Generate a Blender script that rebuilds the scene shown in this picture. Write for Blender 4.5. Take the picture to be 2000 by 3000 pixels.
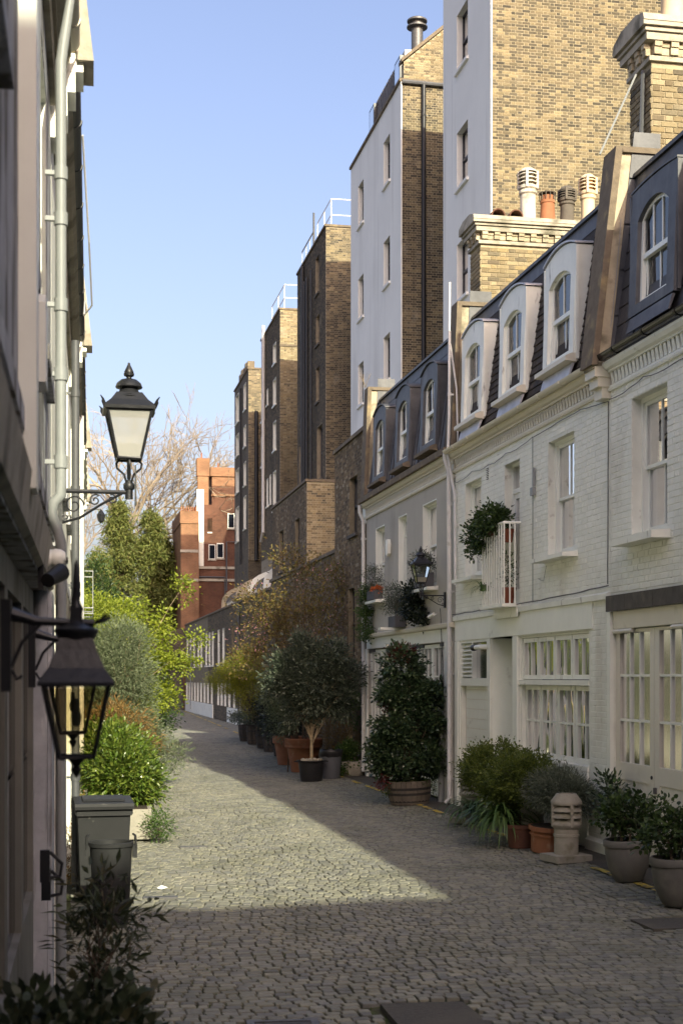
import bpy, math, random
import numpy as np
from mathutils import Matrix, Vector, Quaternion
R = math.radians
for o in list(bpy.data.objects):
    bpy.data.objects.remove(o)
S = bpy.context.scene
COL = S.collection
rng = np.random.default_rng(7)
random.seed(7)

# ------------------------------------------------------------------ camera, sky, sun, exposure
FPX, HY, EYE = 4200.0, 1985.0, 2.24
YAW = math.atan(810.0 / FPX)
cd = bpy.data.cameras.new('camera')
cam = bpy.data.objects.new('camera', cd)
COL.objects.link(cam)
cd.sensor_fit = 'VERTICAL'
cd.sensor_height = 36.0
cd.sensor_width = 24.0
cd.lens = FPX / 3000.0 * 36.0
cd.shift_y = (HY - 1500.0) / 3000.0
cd.clip_end = 2000
cd.clip_start = 0.1
cam.location = (0, 0, EYE)
cam.rotation_euler = (R(90), 0, -YAW)
cd.dof.use_dof = True
cd.dof.focus_distance = 21.0
cd.dof.aperture_fstop = 4.5
S.camera = cam

SUN_DIR = Vector((-.185, 1.0, -.50)).normalized()
W = bpy.data.worlds.new('World')
S.world = W
W.use_nodes = True
nt = W.node_tree
nt.nodes.clear()
sky = nt.nodes.new('ShaderNodeTexSky')
sky.sky_type = 'NISHITA'
sky.sun_disc = False
sky.sun_elevation = math.asin(-SUN_DIR.z)
sky.sun_rotation = math.atan2(-SUN_DIR.x, -SUN_DIR.y)
sky.air_density = 1.0
sky.dust_density = 5.2
sky.ozone_density = 0.6
bg = nt.nodes.new('ShaderNodeBackground')
bg.inputs[1].default_value = 0.15
wo = nt.nodes.new('ShaderNodeOutputWorld')
wb = nt.nodes.new('ShaderNodeMix')          # the photograph's white balance, over the whole sky alike
wb.data_type = 'RGBA'
wb.blend_type = 'MULTIPLY'
wb.inputs[0].default_value = 1.0
wb.inputs[7].default_value = (.89, .815, .89, 1)
nt.links.new(sky.outputs[0], wb.inputs[6])
nt.links.new(wb.outputs[2], bg.inputs[0])
nt.links.new(bg.outputs[0], wo.inputs[0])

sl = bpy.data.lights.new('sun', 'SUN')
sl.energy = 3.4
sl.angle = R(0.53)
sl.color = (1.0, .965, .72)
sun = bpy.data.objects.new('sun', sl)
COL.objects.link(sun)
sun.rotation_euler = SUN_DIR.to_track_quat('-Z', 'Y').to_euler()
sun.location = (5, -30, 30)

S.render.engine = 'CYCLES'
S.view_settings.view_transform = 'Standard'
S.view_settings.look = 'None'
S.view_settings.exposure = 1.1
S.view_settings.gamma = 1.0
S.view_settings.use_curve_mapping = False
try:
    S.cycles.use_denoising = True
    S.cycles.denoiser = 'OPENIMAGEDENOISE'
    S.cycles.max_bounces = 8
    S.cycles.diffuse_bounces = 5
    S.cycles.glossy_bounces = 3
    S.cycles.transparent_max_bounces = 12
    S.cycles.transmission_bounces = 4
    S.cycles.caustics_reflective = False
    S.cycles.caustics_refractive = False
    S.cycles.sample_clamp_indirect = 6.0
except Exception:
    pass


def cam_px(p):
    """image position (of the 2000 x 3000 photograph) and depth of a world point"""
    c, s = math.cos(YAW), math.sin(YAW)
    z = p[0] * s + p[1] * c
    if z < .2:
        return -9e9, -9e9, z
    return 1000 + FPX * (p[0] * c - p[1] * s) / z, HY - FPX * (p[2] - EYE) / z, z


# ------------------------------------------------------------------ materials
MATS = {}


def mat(name, col, rough=.8, nz=None, pal=None, bump=None, metal=0.0, spec=.4, stain=None, stain2=None, trans=None, coat=0):
    """procedural material; nz=(scale, amount), pal=list of colours picked per piece, bump=(scale, distance),
    stain=(colour, scale, low, high, stretch_z)"""
    m = bpy.data.materials.new(name)
    m.use_nodes = True
    t = m.node_tree
    n, l = t.nodes, t.links
    n.clear()
    out = n.new('ShaderNodeOutputMaterial')
    b = n.new('ShaderNodeBsdfPrincipled')
    b.inputs['Roughness'].default_value = rough
    b.inputs['Metallic'].default_value = metal
    b.inputs['Specular IOR Level'].default_value = spec
    if coat:
        b.inputs['Coat Weight'].default_value = coat
    geo = n.new('ShaderNodeNewGeometry')
    if pal:
        at = n.new('ShaderNodeAttribute')
        at.attribute_name = 'rnd'
        oi = n.new('ShaderNodeObjectInfo')
        ad = n.new('ShaderNodeMath')
        ad.operation = 'ADD'
        l.new(at.outputs['Fac'], ad.inputs[0])
        l.new(oi.outputs['Random'], ad.inputs[1])
        fr = n.new('ShaderNodeMath')
        fr.operation = 'FRACT'
        l.new(ad.outputs[0], fr.inputs[0])
        cr = n.new('ShaderNodeValToRGB')
        e = cr.color_ramp.elements
        while len(e) > 1:
            e.remove(e[-1])
        for i, c in enumerate(pal):
            k = e[0] if i == 0 else e.new(i / (len(pal) - 1))
            k.position = i / (len(pal) - 1)
            k.color = (*c, 1)
        l.new(fr.outputs[0], cr.inputs[0])
        cs = cr.outputs[0]
    else:
        rgb = n.new('ShaderNodeRGB')
        rgb.outputs[0].default_value = (*col, 1)
        cs = rgb.outputs[0]
    if nz:
        tx = n.new('ShaderNodeTexNoise')
        tx.inputs['Scale'].default_value = nz[0]
        tx.inputs['Detail'].default_value = 5
        tx.inputs['Roughness'].default_value = .65
        l.new(geo.outputs['Position'], tx.inputs['Vector'])
        mr = n.new('ShaderNodeMapRange')
        mr.inputs[1].default_value = .25
        mr.inputs[2].default_value = .75
        mr.inputs[3].default_value = 1 - nz[1]
        mr.inputs[4].default_value = 1 + nz[1]
        l.new(tx.outputs[0], mr.inputs[0])
        mx = n.new('ShaderNodeMix')
        mx.data_type = 'RGBA'
        mx.blend_type = 'MULTIPLY'
        mx.inputs[0].default_value = 1
        l.new(cs, mx.inputs[6])
        l.new(mr.outputs[0], mx.inputs[7])
        cs = mx.outputs[2]
    for st in (stain, stain2):
        if not st:
            continue
        tx = n.new('ShaderNodeTexNoise')
        tx.inputs['Scale'].default_value = st[1]
        tx.inputs['Detail'].default_value = 6
        mp = n.new('ShaderNodeMapping')
        mp.inputs['Scale'].default_value = (1, 1, st[4] if len(st) > 4 else 1)
        l.new(geo.outputs['Position'], mp.inputs[0])
        l.new(mp.outputs[0], tx.inputs['Vector'])
        mr = n.new('ShaderNodeMapRange')
        mr.inputs[1].default_value = st[2]
        mr.inputs[2].default_value = st[3]
        mr.inputs[4].default_value = st[5] if len(st) > 5 else 1
        l.new(tx.outputs[0], mr.inputs[0])
        mx = n.new('ShaderNodeMix')
        mx.data_type = 'RGBA'
        l.new(mr.outputs[0], mx.inputs[0])
        l.new(cs, mx.inputs[6])
        mx.inputs[7].default_value = (*st[0], 1)
        cs = mx.outputs[2]
    l.new(cs, b.inputs['Base Color'])
    if bump:
        tx = n.new('ShaderNodeTexNoise')
        tx.inputs['Scale'].default_value = bump[0]
        tx.inputs['Detail'].default_value = 6
        l.new(geo.outputs['Position'], tx.inputs['Vector'])
        bp = n.new('ShaderNodeBump')
        bp.inputs['Strength'].default_value = 1.0
        bp.inputs['Distance'].default_value = bump[1]
        l.new(tx.outputs[0], bp.inputs['Height'])
        l.new(bp.outputs[0], b.inputs['Normal'])
    sh = b.outputs[0]
    if trans:
        tr = n.new('ShaderNodeBsdfTranslucent')
        l.new(cs, tr.inputs[0])
        ms = n.new('ShaderNodeMixShader')
        ms.inputs[0].default_value = trans
        l.new(sh, ms.inputs[1])
        l.new(tr.outputs[0], ms.inputs[2])
        sh = ms.outputs[0]
    l.new(sh, out.inputs[0])
    MATS[name] = m
    return m


def glass(name, tint=(1, 1, 1), ior=1.6, rough=.0, dull=None, wob=0):
    """window glass: fresnel mix of a mirror reflection and straight transmission"""
    m = bpy.data.materials.new(name)
    m.use_nodes = True
    t = m.node_tree
    n, l = t.nodes, t.links
    n.clear()
    out = n.new('ShaderNodeOutputMaterial')
    fr = n.new('ShaderNodeFresnel')
    fr.inputs[0].default_value = ior
    gl = n.new('ShaderNodeBsdfGlossy')
    gl.inputs['Roughness'].default_value = rough
    if dull:
        tr = n.new('ShaderNodeBsdfDiffuse')
        tr.inputs[0].default_value = (*dull, 1)
    else:
        tr = n.new('ShaderNodeBsdfTransparent')
        tr.inputs[0].default_value = (*tint, 1)
    if wob:
        geo = n.new('ShaderNodeNewGeometry')
        tx = n.new('ShaderNodeTexNoise')
        tx.inputs['Scale'].default_value = 3.5
        tx.inputs['Detail'].default_value = 1
        mp = n.new('ShaderNodeMapping')
        mp.inputs['Scale'].default_value = (1, 1, .35)
        l.new(geo.outputs['Position'], mp.inputs[0])
        l.new(mp.outputs[0], tx.inputs['Vector'])
        bp = n.new('ShaderNodeBump')
        bp.inputs['Strength'].default_value = 1
        bp.inputs['Distance'].default_value = wob
        l.new(tx.outputs[0], bp.inputs['Height'])
        l.new(bp.outputs[0], gl.inputs['Normal'])
    ms = n.new('ShaderNodeMixShader')
    l.new(fr.outputs[0], ms.inputs[0])
    l.new(tr.outputs[0], ms.inputs[1])
    l.new(gl.outputs[0], ms.inputs[2])
    l.new(ms.outputs[0], out.inputs[0])
    MATS[name] = m
    return m


def brick_tex(name, c1, c2, mortar, rough=.9):
    """brickwork too far off to pick bricks apart: procedural brick texture on axis-aligned walls"""
    m = bpy.data.materials.new(name)
    m.use_nodes = True
    t = m.node_tree
    n, l = t.nodes, t.links
    b = n['Principled BSDF']
    b.inputs['Roughness'].default_value = rough
    geo = n.new('ShaderNodeNewGeometry')
    sp = n.new('ShaderNodeSeparateXYZ')
    l.new(geo.outputs['Position'], sp.inputs[0])
    ad = n.new('ShaderNodeMath')
    l.new(sp.outputs[0], ad.inputs[0])
    l.new(sp.outputs[1], ad.inputs[1])
    cb = n.new('ShaderNodeCombineXYZ')
    l.new(ad.outputs[0], cb.inputs[0])
    l.new(sp.outputs[2], cb.inputs[1])
    bt = n.new('ShaderNodeTexBrick')
    bt.inputs['Scale'].default_value = 1
    bt.inputs['Brick Width'].default_value = .225
    bt.inputs['Row Height'].default_value = .075
    bt.inputs['Mortar Size'].default_value = .008
    bt.inputs['Color1'].default_value = (*c1, 1)
    bt.inputs['Color2'].default_value = (*c2, 1)
    bt.inputs['Mortar'].default_value = (*mortar, 1)
    bt.inputs['Bias'].default_value = 0
    l.new(cb.outputs[0], bt.inputs[0])
    tx = n.new('ShaderNodeTexNoise')
    tx.inputs['Scale'].default_value = .9
    tx.inputs['Detail'].default_value = 8
    l.new(geo.outputs['Position'], tx.inputs['Vector'])
    mr = n.new('ShaderNodeMapRange')
    mr.inputs[1].default_value = .3
    mr.inputs[2].default_value = .7
    mr.inputs[3].default_value = .7
    mr.inputs[4].default_value = 1.25
    l.new(tx.outputs[0], mr.inputs[0])
    mx = n.new('ShaderNodeMix')
    mx.data_type = 'RGBA'
    mx.blend_type = 'MULTIPLY'
    mx.inputs[0].default_value = 1
    l.new(bt.outputs[0], mx.inputs[6])
    l.new(mr.outputs[0], mx.inputs[7])
    l.new(mx.outputs[2], b.inputs['Base Color'])
    MATS[name] = m


STOCK = [(.29, .222, .115), (.17, .132, .075), (.34, .275, .155), (.23, .182, .105), (.09, .078, .055), (.37, .305, .185), (.20, .155, .085), (.31, .25, .15), (.13, .103, .066)]
STOCKD = [(.28, .222, .125), (.13, .108, .073), (.075, .065, .048), (.23, .182, .108), (.045, .040, .032), (.30, .24, .135), (.17, .132, .08), (.09, .076, .054)]
SOOT = [(.10, .082, .055), (.055, .047, .036), (.15, .12, .075), (.04, .036, .03), (.085, .068, .046), (.19, .15, .09), (.06, .05, .038)]
BROWN = [(.20, .145, .08), (.13, .095, .055), (.27, .20, .11), (.09, .068, .045), (.17, .12, .07), (.24, .17, .09), (.38, .32, .22)]
mat('brick_stock', STOCK[0], .9, (34, .28), STOCK, (60, .004), stain=((.035, .030, .024), .32, .46, .70, .35, .62), stain2=((.40, .36, .28), 1.6, .62, .74, .6, .35))
mat('brick_stock_dark', STOCKD[0], .9, (34, .28), STOCKD, (60, .004), stain=((.035, .030, .024), .32, .46, .70, .35, .62), stain2=((.40, .36, .28), 1.6, .62, .74, .6, .35))
mat('brick_soot', SOOT[0], .92, (34, .28), SOOT, (60, .004), stain=((.035, .030, .024), .32, .46, .70, .35, .62), stain2=((.40, .36, .28), 1.6, .62, .74, .6, .35))
mat('brick_brown', BROWN[0], .92, (30, .3), BROWN, (60, .005), stain=((.035, .030, .024), .32, .46, .70, .35, .62), stain2=((.40, .36, .28), 1.6, .62, .74, .6, .35))
mat('mortar_pale', (.37, .315, .21), .95, (9, .2), None, (90, .004))
mat('mortar_grey', (.30, .255, .18), .95, (6, .3), None, (90, .004))
mat('mortar_soot', (.20, .17, .115), .95, (4, .35), None, (90, .004))
WP = [(.86, .87, .775), (.82, .83, .74), (.875, .885, .80), (.84, .85, .755)]
mat('brick_white', WP[0], .62, (2.2, .05), WP, (55, .003), stain=((.56, .53, .44), 1.1, .60, .82, .5))
mat('joint_white', (.78, .79, .70), .75, (3, .10), None, (40, .003), stain=((.36, .33, .27), 5, .62, .75))
mat('white_gloss', (.86, .875, .79), .38, (3, .05), None, (14, .001), stain=((.50, .48, .42), 3.2, .66, .80))
mat('white_worn', (.84, .85, .755), .5, (3, .08), None, (25, .002), stain=((.30, .27, .22), 7, .64, .72, .25))
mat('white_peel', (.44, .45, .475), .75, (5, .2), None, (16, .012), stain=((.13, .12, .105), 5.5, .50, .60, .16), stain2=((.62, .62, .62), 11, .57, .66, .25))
mat('white_render', (.88, .89, .83), .75, (.7, .05), None, (60, .0015), stain=((.55, .55, .50), .8, .55, .85, .25, .6), stain2=((.50, .49, .44), 2.6, .60, .80, .06, .55))
mat('cream_paint', (.70, .655, .52), .45, (3, .05), None, (14, .001), stain=((.46, .42, .31), 3, .64, .82))
mat('door_cream', (.74, .71, .60), .42, (2.5, .05), None, (18, .0012), stain=((.52, .48, .37), 2.2, .62, .84))
mat('door_dull', (.20, .195, .17), .6, (3, .15), None, (20, .002), stain=((.10, .09, .07), 3, .5, .7, .2))
mat('grey_render', (.46, .435, .375), .8, (1.2, .09), None, (45, .004), stain=((.33, .30, .25), 1.3, .58, .80, .5))
mat('tile_brown', (.05, .04, .033), .85, (20, .3), [(.040, .032, .027), (.058, .046, .037), (.033, .028, .025), (.070, .054, .042), (.045, .037, .031)], (40, .004))
mat('slate', (.05, .05, .055), .55, (14, .22), [(.045, .045, .050), (.062, .060, .062), (.036, .037, .042), (.075, .070, .068), (.052, .050, .053)], (30, .003))
mat('lead', (.090, .092, .098), .55, (4, .3), None, (12, .004), metal=.15, stain=((.22, .22, .22), 3, .58, .78, .2, .7))
mat('lead_pale', (.50, .51, .54), .5, (5, .2), None, (10, .004), metal=.3)
mat('black_iron', (.016, .017, .020), .42, (8, .2), None, (40, .002))
mat('black_gloss', (.012, .012, .013), .22, None, None, None)
mat('dark_frame', (.018, .022, .032), .4)
mat('pipe_grey', (.25, .265, .265), .45, (5, .08), None, (20, .001))
mat('pipe_white', (.64, .635, .61), .45, (5, .08), None, (20, .001), stain=((.38, .36, .31), 5, .64, .8))
mat('pipe_dark', (.075, .080, .085), .5, (5, .15))
mat('cable', (.10, .10, .095), .7)
mat('stone', (.40, .365, .29), .9, (6, .22), None, (40, .006), stain=((.13, .12, .085), 2.6, .52, .70))
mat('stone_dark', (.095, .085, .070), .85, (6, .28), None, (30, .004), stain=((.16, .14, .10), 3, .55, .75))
mat('coping', (.155, .125, .088), .9, (8, .25), None, (40, .005), stain=((.30, .24, .13), 3.5, .56, .72))
mat('render_old', (.42, .365, .26), .92, (4, .2), None, (25, .008), stain=((.18, .16, .11), 3, .55, .68))
mat('terracotta', (.30, .125, .062), .85, (7, .18), None, (40, .002), stain=((.44, .27, .17), 4, .58, .78))
mat('terracotta_dark', (.12, .055, .035), .85, (7, .2), None, (40, .002))
mat('pot_cream', (.66, .52, .35), .8, (5, .12), None, (40, .002), stain=((.36, .30, .21), 4, .60, .76))
mat('pot_white', (.60, .55, .46), .85, (6, .15), None, (40, .002), stain=((.34, .31, .25), 5, .52, .66))
mat('pot_sooty', (.115, .10, .082), .9, (6, .25), None, (40, .002))
mat('concrete_pot', (.30, .285, .235), .92, (6, .18), None, (45, .004), stain=((.17, .16, .105), 5, .55, .70))
mat('grey_pot', (.135, .132, .118), .8, (5, .2), None, (60, .002), stain=((.21, .20, .165), 3.5, .56, .76))
mat('black_plastic', (.014, .014, .015), .45, (9, .2))
mat('bin_grey', (.026, .027, .028), .55, (4, .12), None, (60, .001), spec=.18, stain=((.10, .097, .09), 9, .66, .75))
mat('barrel_wood', (.145, .120, .092), .85, (5, .25), [(.16, .135, .105), (.12, .10, .08), (.19, .16, .125), (.10, .085, .07)], (30, .005))
mat('barrel_wood_dark', (.055, .046, .036), .85, (5, .3), [(.06, .05, .04), (.04, .034, .028), (.075, .062, .048)], (30, .005))
mat('iron_hoop', (.028, .026, .024), .6, (9, .3))
mat('soil', (.035, .026, .018), .95, (20, .4), None, (30, .02))
mat('bark', (.11, .085, .06), .9, (14, .35), None, (25, .01))
mat('bark_pale', (.30, .235, .145), .9, (9, .3), None, (25, .01))
mat('bark_grey', (.33, .27, .19), .9, (5, .25), None, (12, .02))
mat('sett', (.14, .132, .118), .68, (16, .22), [(.205, .204, .162), (.155, .156, .132), (.245, .242, .185), (.18, .182, .165), (.12, .121, .106), (.23, .225, .168), (.19, .188, .145), (.16, .161, .138)], (38, .002), spec=.3, stain=((.085, .088, .05), 1.1, .52, .74, 1, .55), stain2=((.34, .32, .25), .7, .56, .78, 1, .5))
mat('road_joint', (.060, .054, .034), .95, (5, .35), None, (30, .012), stain=((.055, .075, .016), 2.3, .46, .60))
mat('asphalt', (.075, .070, .060), .9, (30, .3), None, (70, .006), stain=((.10, .092, .072), 2, .5, .7))
mat('cast_iron', (.115, .112, .112), .5, (20, .3), None, (60, .002), metal=.4)
mat('yellow_paint', (.50, .37, .06), .75, (14, .25), None, (40, .003), stain=((.16, .14, .10), 9, .56, .62))
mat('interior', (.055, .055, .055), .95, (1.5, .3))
mat('curtain', (.11, .125, .145), .9, (3, .08), trans=.15)
mat('curtain_dark', (.12, .125, .13), .9, (3, .1))
mat('lamp_white', (.66, .64, .58), .5, (7, .12), trans=.45)
mat('orange_flower', (.55, .13, .03), .7, (20, .3))
mat('red_pot', (.20, .06, .03), .7, (10, .2))
mat('grey_box', (.085, .085, .088), .75, (4, .12), None, (60, .001))
glass('window_glass', (.92, .95, .96), 1.75, 0, wob=.0)
glass('old_glass', (.90, .93, .93), 2.1, 0, wob=.03)
glass('reeded_glass', ior=1.28, rough=.16, dull=(.050, .052, .038), wob=.004)
glass('dark_glass', ior=1.9, rough=.0, dull=(.012, .015, .022))
glass('lamp_glass', (.95, .96, .94), 1.45, .03)
lg = glass('lamp_frost', (.95, .96, .94), 1.35, .05)
_n, _l = lg.node_tree.nodes, lg.node_tree.links
_df = _n.new('ShaderNodeBsdfDiffuse')
_df.inputs[0].default_value = (.42, .42, .40, 1)
_tl = _n.new('ShaderNodeBsdfTransparent')
_mx = _n.new('ShaderNodeMixShader')
_mx.inputs[0].default_value = .62
_l.new(_tl.outputs[0], _mx.inputs[1])
_l.new(_df.outputs[0], _mx.inputs[2])
_out = [q for q in _n if q.type == 'OUTPUT_MATERIAL'][0]
_ms = _out.inputs[0].links[0].from_node
_l.new(_mx.outputs[0], _ms.inputs[1])
glass('smoke_glass', (.78, .74, .64), 1.45, .03)
brick_tex('red_brick', (.135, .052, .028), (.095, .036, .020), (.14, .085, .055))
brick_tex('red_brick_pale', (.26, .125, .060), (.20, .092, .045), (.27, .18, .11))
brick_tex('far_soot_brick', (.11, .088, .057), (.055, .047, .036), (.165, .14, .095))
brick_tex('left_brick', (.30, .22, .12), (.20, .15, .085), (.34, .29, .20))


def leafm(name, pal, rough=.5, trans=.35, spec=.4):
    mat(name, pal[0], rough, None, pal, None, spec=spec, trans=trans)


leafm('leaf_camellia', [(.030, .062, .026), (.048, .090, .036), (.018, .038, .018), (.075, .115, .048), (.034, .068, .030), (.095, .13, .05), (.022, .045, .022)], .30, .2, .6)
leafm('leaf_red', [(.13, .022, .022), (.09, .018, .018), (.17, .045, .03)], .4, .25)
leafm('leaf_box', [(.095, .135, .024), (.135, .175, .028), (.055, .085, .018), (.17, .205, .036), (.11, .145, .030), (.045, .07, .018)], .5, .3)
leafm('leaf_grey', [(.14, .165, .115), (.10, .125, .085), (.19, .215, .155), (.12, .145, .105), (.06, .08, .055)], .6, .2)
leafm('leaf_olive', [(.055, .075, .045), (.10, .125, .080), (.030, .044, .028), (.19, .215, .150), (.065, .088, .056), (.040, .056, .036)], .45, .22)
leafm('leaf_silver', [(.16, .20, .105), (.12, .155, .080), (.20, .24, .14), (.095, .125, .062), (.24, .27, .17)], .55, .3)
leafm('leaf_fresh', [(.31, .37, .035), (.24, .31, .028), (.38, .42, .055), (.17, .23, .024), (.34, .39, .07)], .5, .5)
leafm('leaf_glossy', [(.070, .125, .018), (.11, .175, .022), (.045, .085, .014), (.15, .21, .030), (.20, .24, .045), (.085, .14, .02)], .32, .3, .6)
leafm('leaf_bronze', [(.20, .125, .045), (.15, .10, .040), (.26, .19, .055), (.24, .21, .05), (.13, .085, .040), (.17, .15, .05), (.11, .12, .04)], .5, .45)
leafm('leaf_pink', [(.62, .32, .32), (.55, .26, .28), (.68, .42, .40)], .6, .4)
leafm('leaf_acer', [(.34, .33, .022), (.26, .29, .020), (.18, .22, .018), (.40, .37, .035), (.12, .17, .016)], .5, .5)
leafm('leaf_conifer', [(.15, .185, .045), (.20, .235, .060), (.10, .135, .036), (.25, .27, .075), (.18, .17, .06)], .6, .4)
leafm('leaf_dark', [(.016, .026, .014), (.024, .036, .018), (.010, .018, .011), (.034, .046, .022)], .45, .2)
leafm('leaf_hydrangea', [(.040, .075, .020), (.060, .105, .026), (.028, .050, .016), (.080, .125, .032)], .45, .3)
leafm('leaf_agapanthus', [(.075, .15, .040), (.12, .20, .055), (.05, .10, .030), (.16, .24, .075)], .4, .3)
leafm('leaf_ivy', [(.060, .120, .028), (.090, .155, .035), (.040, .080, .022), (.13, .19, .045)], .45, .3)
leafm('leaf_near', [(.040, .055, .026), (.060, .078, .036), (.022, .030, .016), (.095, .115, .060), (.05, .06, .03), (.10, .09, .04)], .42, .3)
leafm('leaf_rust', [(.22, .12, .035), (.16, .10, .03), (.25, .17, .05)], .6, .3)


# ------------------------------------------------------------------ mesh helpers
class MB:
    def __init__(s):
        s.v = []
        s.f = []
        s.r = []

    def add(s, vs, fs, r=None):
        k = len(s.v)
        s.v += [tuple(p) for p in vs]
        s.f += [tuple(i + k for i in f) for f in fs]
        s.r += [random.random() if r is None else r] * len(fs)
        return s

    def box(s, x0, x1, y0, y1, z0, z1):
        return s.add([(x0, y0, z0), (x1, y0, z0), (x1, y1, z0), (x0, y1, z0), (x0, y0, z1), (x1, y0, z1), (x1, y1, z1), (x0, y1, z1)],
                     [(0, 3, 2, 1), (4, 5, 6, 7), (0, 1, 5, 4), (1, 2, 6, 5), (2, 3, 7, 6), (3, 0, 4, 7)])

    def poly(s, pts):
        return s.add(pts, [tuple(range(len(pts)))])

    def prism(s, pts, axis, t0, t1):
        """2-D outline pts run along an axis: x -> (y, z), y -> (x, z), z -> (x, y)"""
        n = len(pts)
        if axis == 'x':
            a = [(t0, p[0], p[1]) for p in pts]
            b = [(t1, p[0], p[1]) for p in pts]
        elif axis == 'y':
            a = [(p[0], t0, p[1]) for p in pts]
            b = [(p[0], t1, p[1]) for p in pts]
        else:
            a = [(p[0], p[1], t0) for p in pts]
            b = [(p[0], p[1], t1) for p in pts]
        fs = [tuple(range(n))[::-1], tuple(range(n, 2 * n))]
        fs += [(i, (i + 1) % n, n + (i + 1) % n, n + i) for i in range(n)]
        return s.add(a + b, fs)

    def tube(s, pts, r, n=8, cap=True):
        pts = [Vector(p) for p in pts]
        m = len(pts)
        rr = r if isinstance(r, (list, tuple)) else [r] * m
        vs, fs = [], []
        ref = None
        for i, p in enumerate(pts):
            t = (pts[min(i + 1, m - 1)] - pts[max(i - 1, 0)])
            if t.length < 1e-9:
                t = Vector((0, 0, 1))
            t.normalize()
            if ref is None:
                ref = t.orthogonal().normalized()
            else:
                ref = (ref - t * ref.dot(t))
                ref = ref.normalized() if ref.length > 1e-6 else t.orthogonal().normalized()
            b = t.cross(ref)
            for k in range(n):
                a = 2 * math.pi * k / n
                vs.append(p + (ref * math.cos(a) + b * math.sin(a)) * rr[i])
        for i in range(m - 1):
            for k in range(n):
                fs.append((i * n + k, i * n + (k + 1) % n, (i + 1) * n + (k + 1) % n, (i + 1) * n + k))
        if cap:
            fs.append(tuple(range(n))[::-1])
            fs.append(tuple(range((m - 1) * n, m * n)))
        return s.add(vs, fs)

    def lathe(s, prof, c=(0, 0, 0), n=20, a0=0):
        """revolve (radius, height) about the z axis through c"""
        vs, fs = [], []
        for r, z in prof:
            for k in range(n):
                a = a0 + 2 * math.pi * k / n
                vs.append((c[0] + r * math.cos(a), c[1] + r * math.sin(a), c[2] + z))
        for i in range(len(prof) - 1):
            for k in range(n):
                fs.append((i * n + k, i * n + (k + 1) % n, (i + 1) * n + (k + 1) % n, (i + 1) * n + k))
        return s.add(vs, fs)

    def xf(s, M):
        s.v = [tuple(M @ Vector(p)) for p in s.v]
        return s

    def build(s, name, m, parent=None, smooth=False, angle=38):
        me = bpy.data.meshes.new(name)
        me.from_pydata(s.v, [], s.f)
        a = me.attributes.new('rnd', 'FLOAT', 'FACE')
        a.data.foreach_set('value', np.array(s.r, dtype=np.float32))
        if smooth:
            me.polygons.foreach_set('use_smooth', [True] * len(me.polygons))
            me.set_sharp_from_angle(angle=R(angle))
        me.materials.append(MATS[m])
        o = bpy.data.objects.new(name, me)
        COL.objects.link(o)
        if parent is not None:
            o.parent = parent
        return o


def npmesh(name, V, F, rnd, m, parent=None):
    """fast mesh from numpy arrays (all faces with the same number of corners)"""
    V = np.asarray(V, dtype=np.float32).reshape(-1, 3)
    F = np.asarray(F, dtype=np.int32)
    me = bpy.data.meshes.new(name)
    k = F.shape[1]
    me.vertices.add(len(V))
    me.vertices.foreach_set('co', V.ravel())
    me.loops.add(F.size)
    me.loops.foreach_set('vertex_index', F.ravel())
    me.polygons.add(len(F))
    me.polygons.foreach_set('loop_start', np.arange(0, F.size, k, dtype=np.int32))
    me.update(calc_edges=True)
    me.shade_flat()
    a = me.attributes.new('rnd', 'FLOAT', 'FACE')
    a.data.foreach_set('value', np.asarray(rnd, dtype=np.float32))
    me.materials.append(MATS[m])
    o = bpy.data.objects.new(name, me)
    COL.objects.link(o)
    if parent is not None:
        o.parent = parent
    return o


def thing(name, label, cat, loc=(0, 0, 0), rz=0, group=None, rot=None):
    o = bpy.data.objects.new(name, None)
    COL.objects.link(o)
    o.empty_display_size = .2
    o.location = loc
    o.rotation_euler = rot if rot else (0, 0, rz)
    return tag(o, label, cat, group)


def tag(o, label, cat, group=None):
    o['label'] = label
    o['category'] = cat
    if group:
        o['group'] = group
    return o


def struct(o):
    o['kind'] = 'structure'
    return o


def stuff(o):
    o['kind'] = 'stuff'
    return o


def wmat(o):
    M = o.matrix_basis.copy()
    while o.parent:
        o = o.parent
        M = o.matrix_basis @ M
    return M


PIECE = {}


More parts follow.
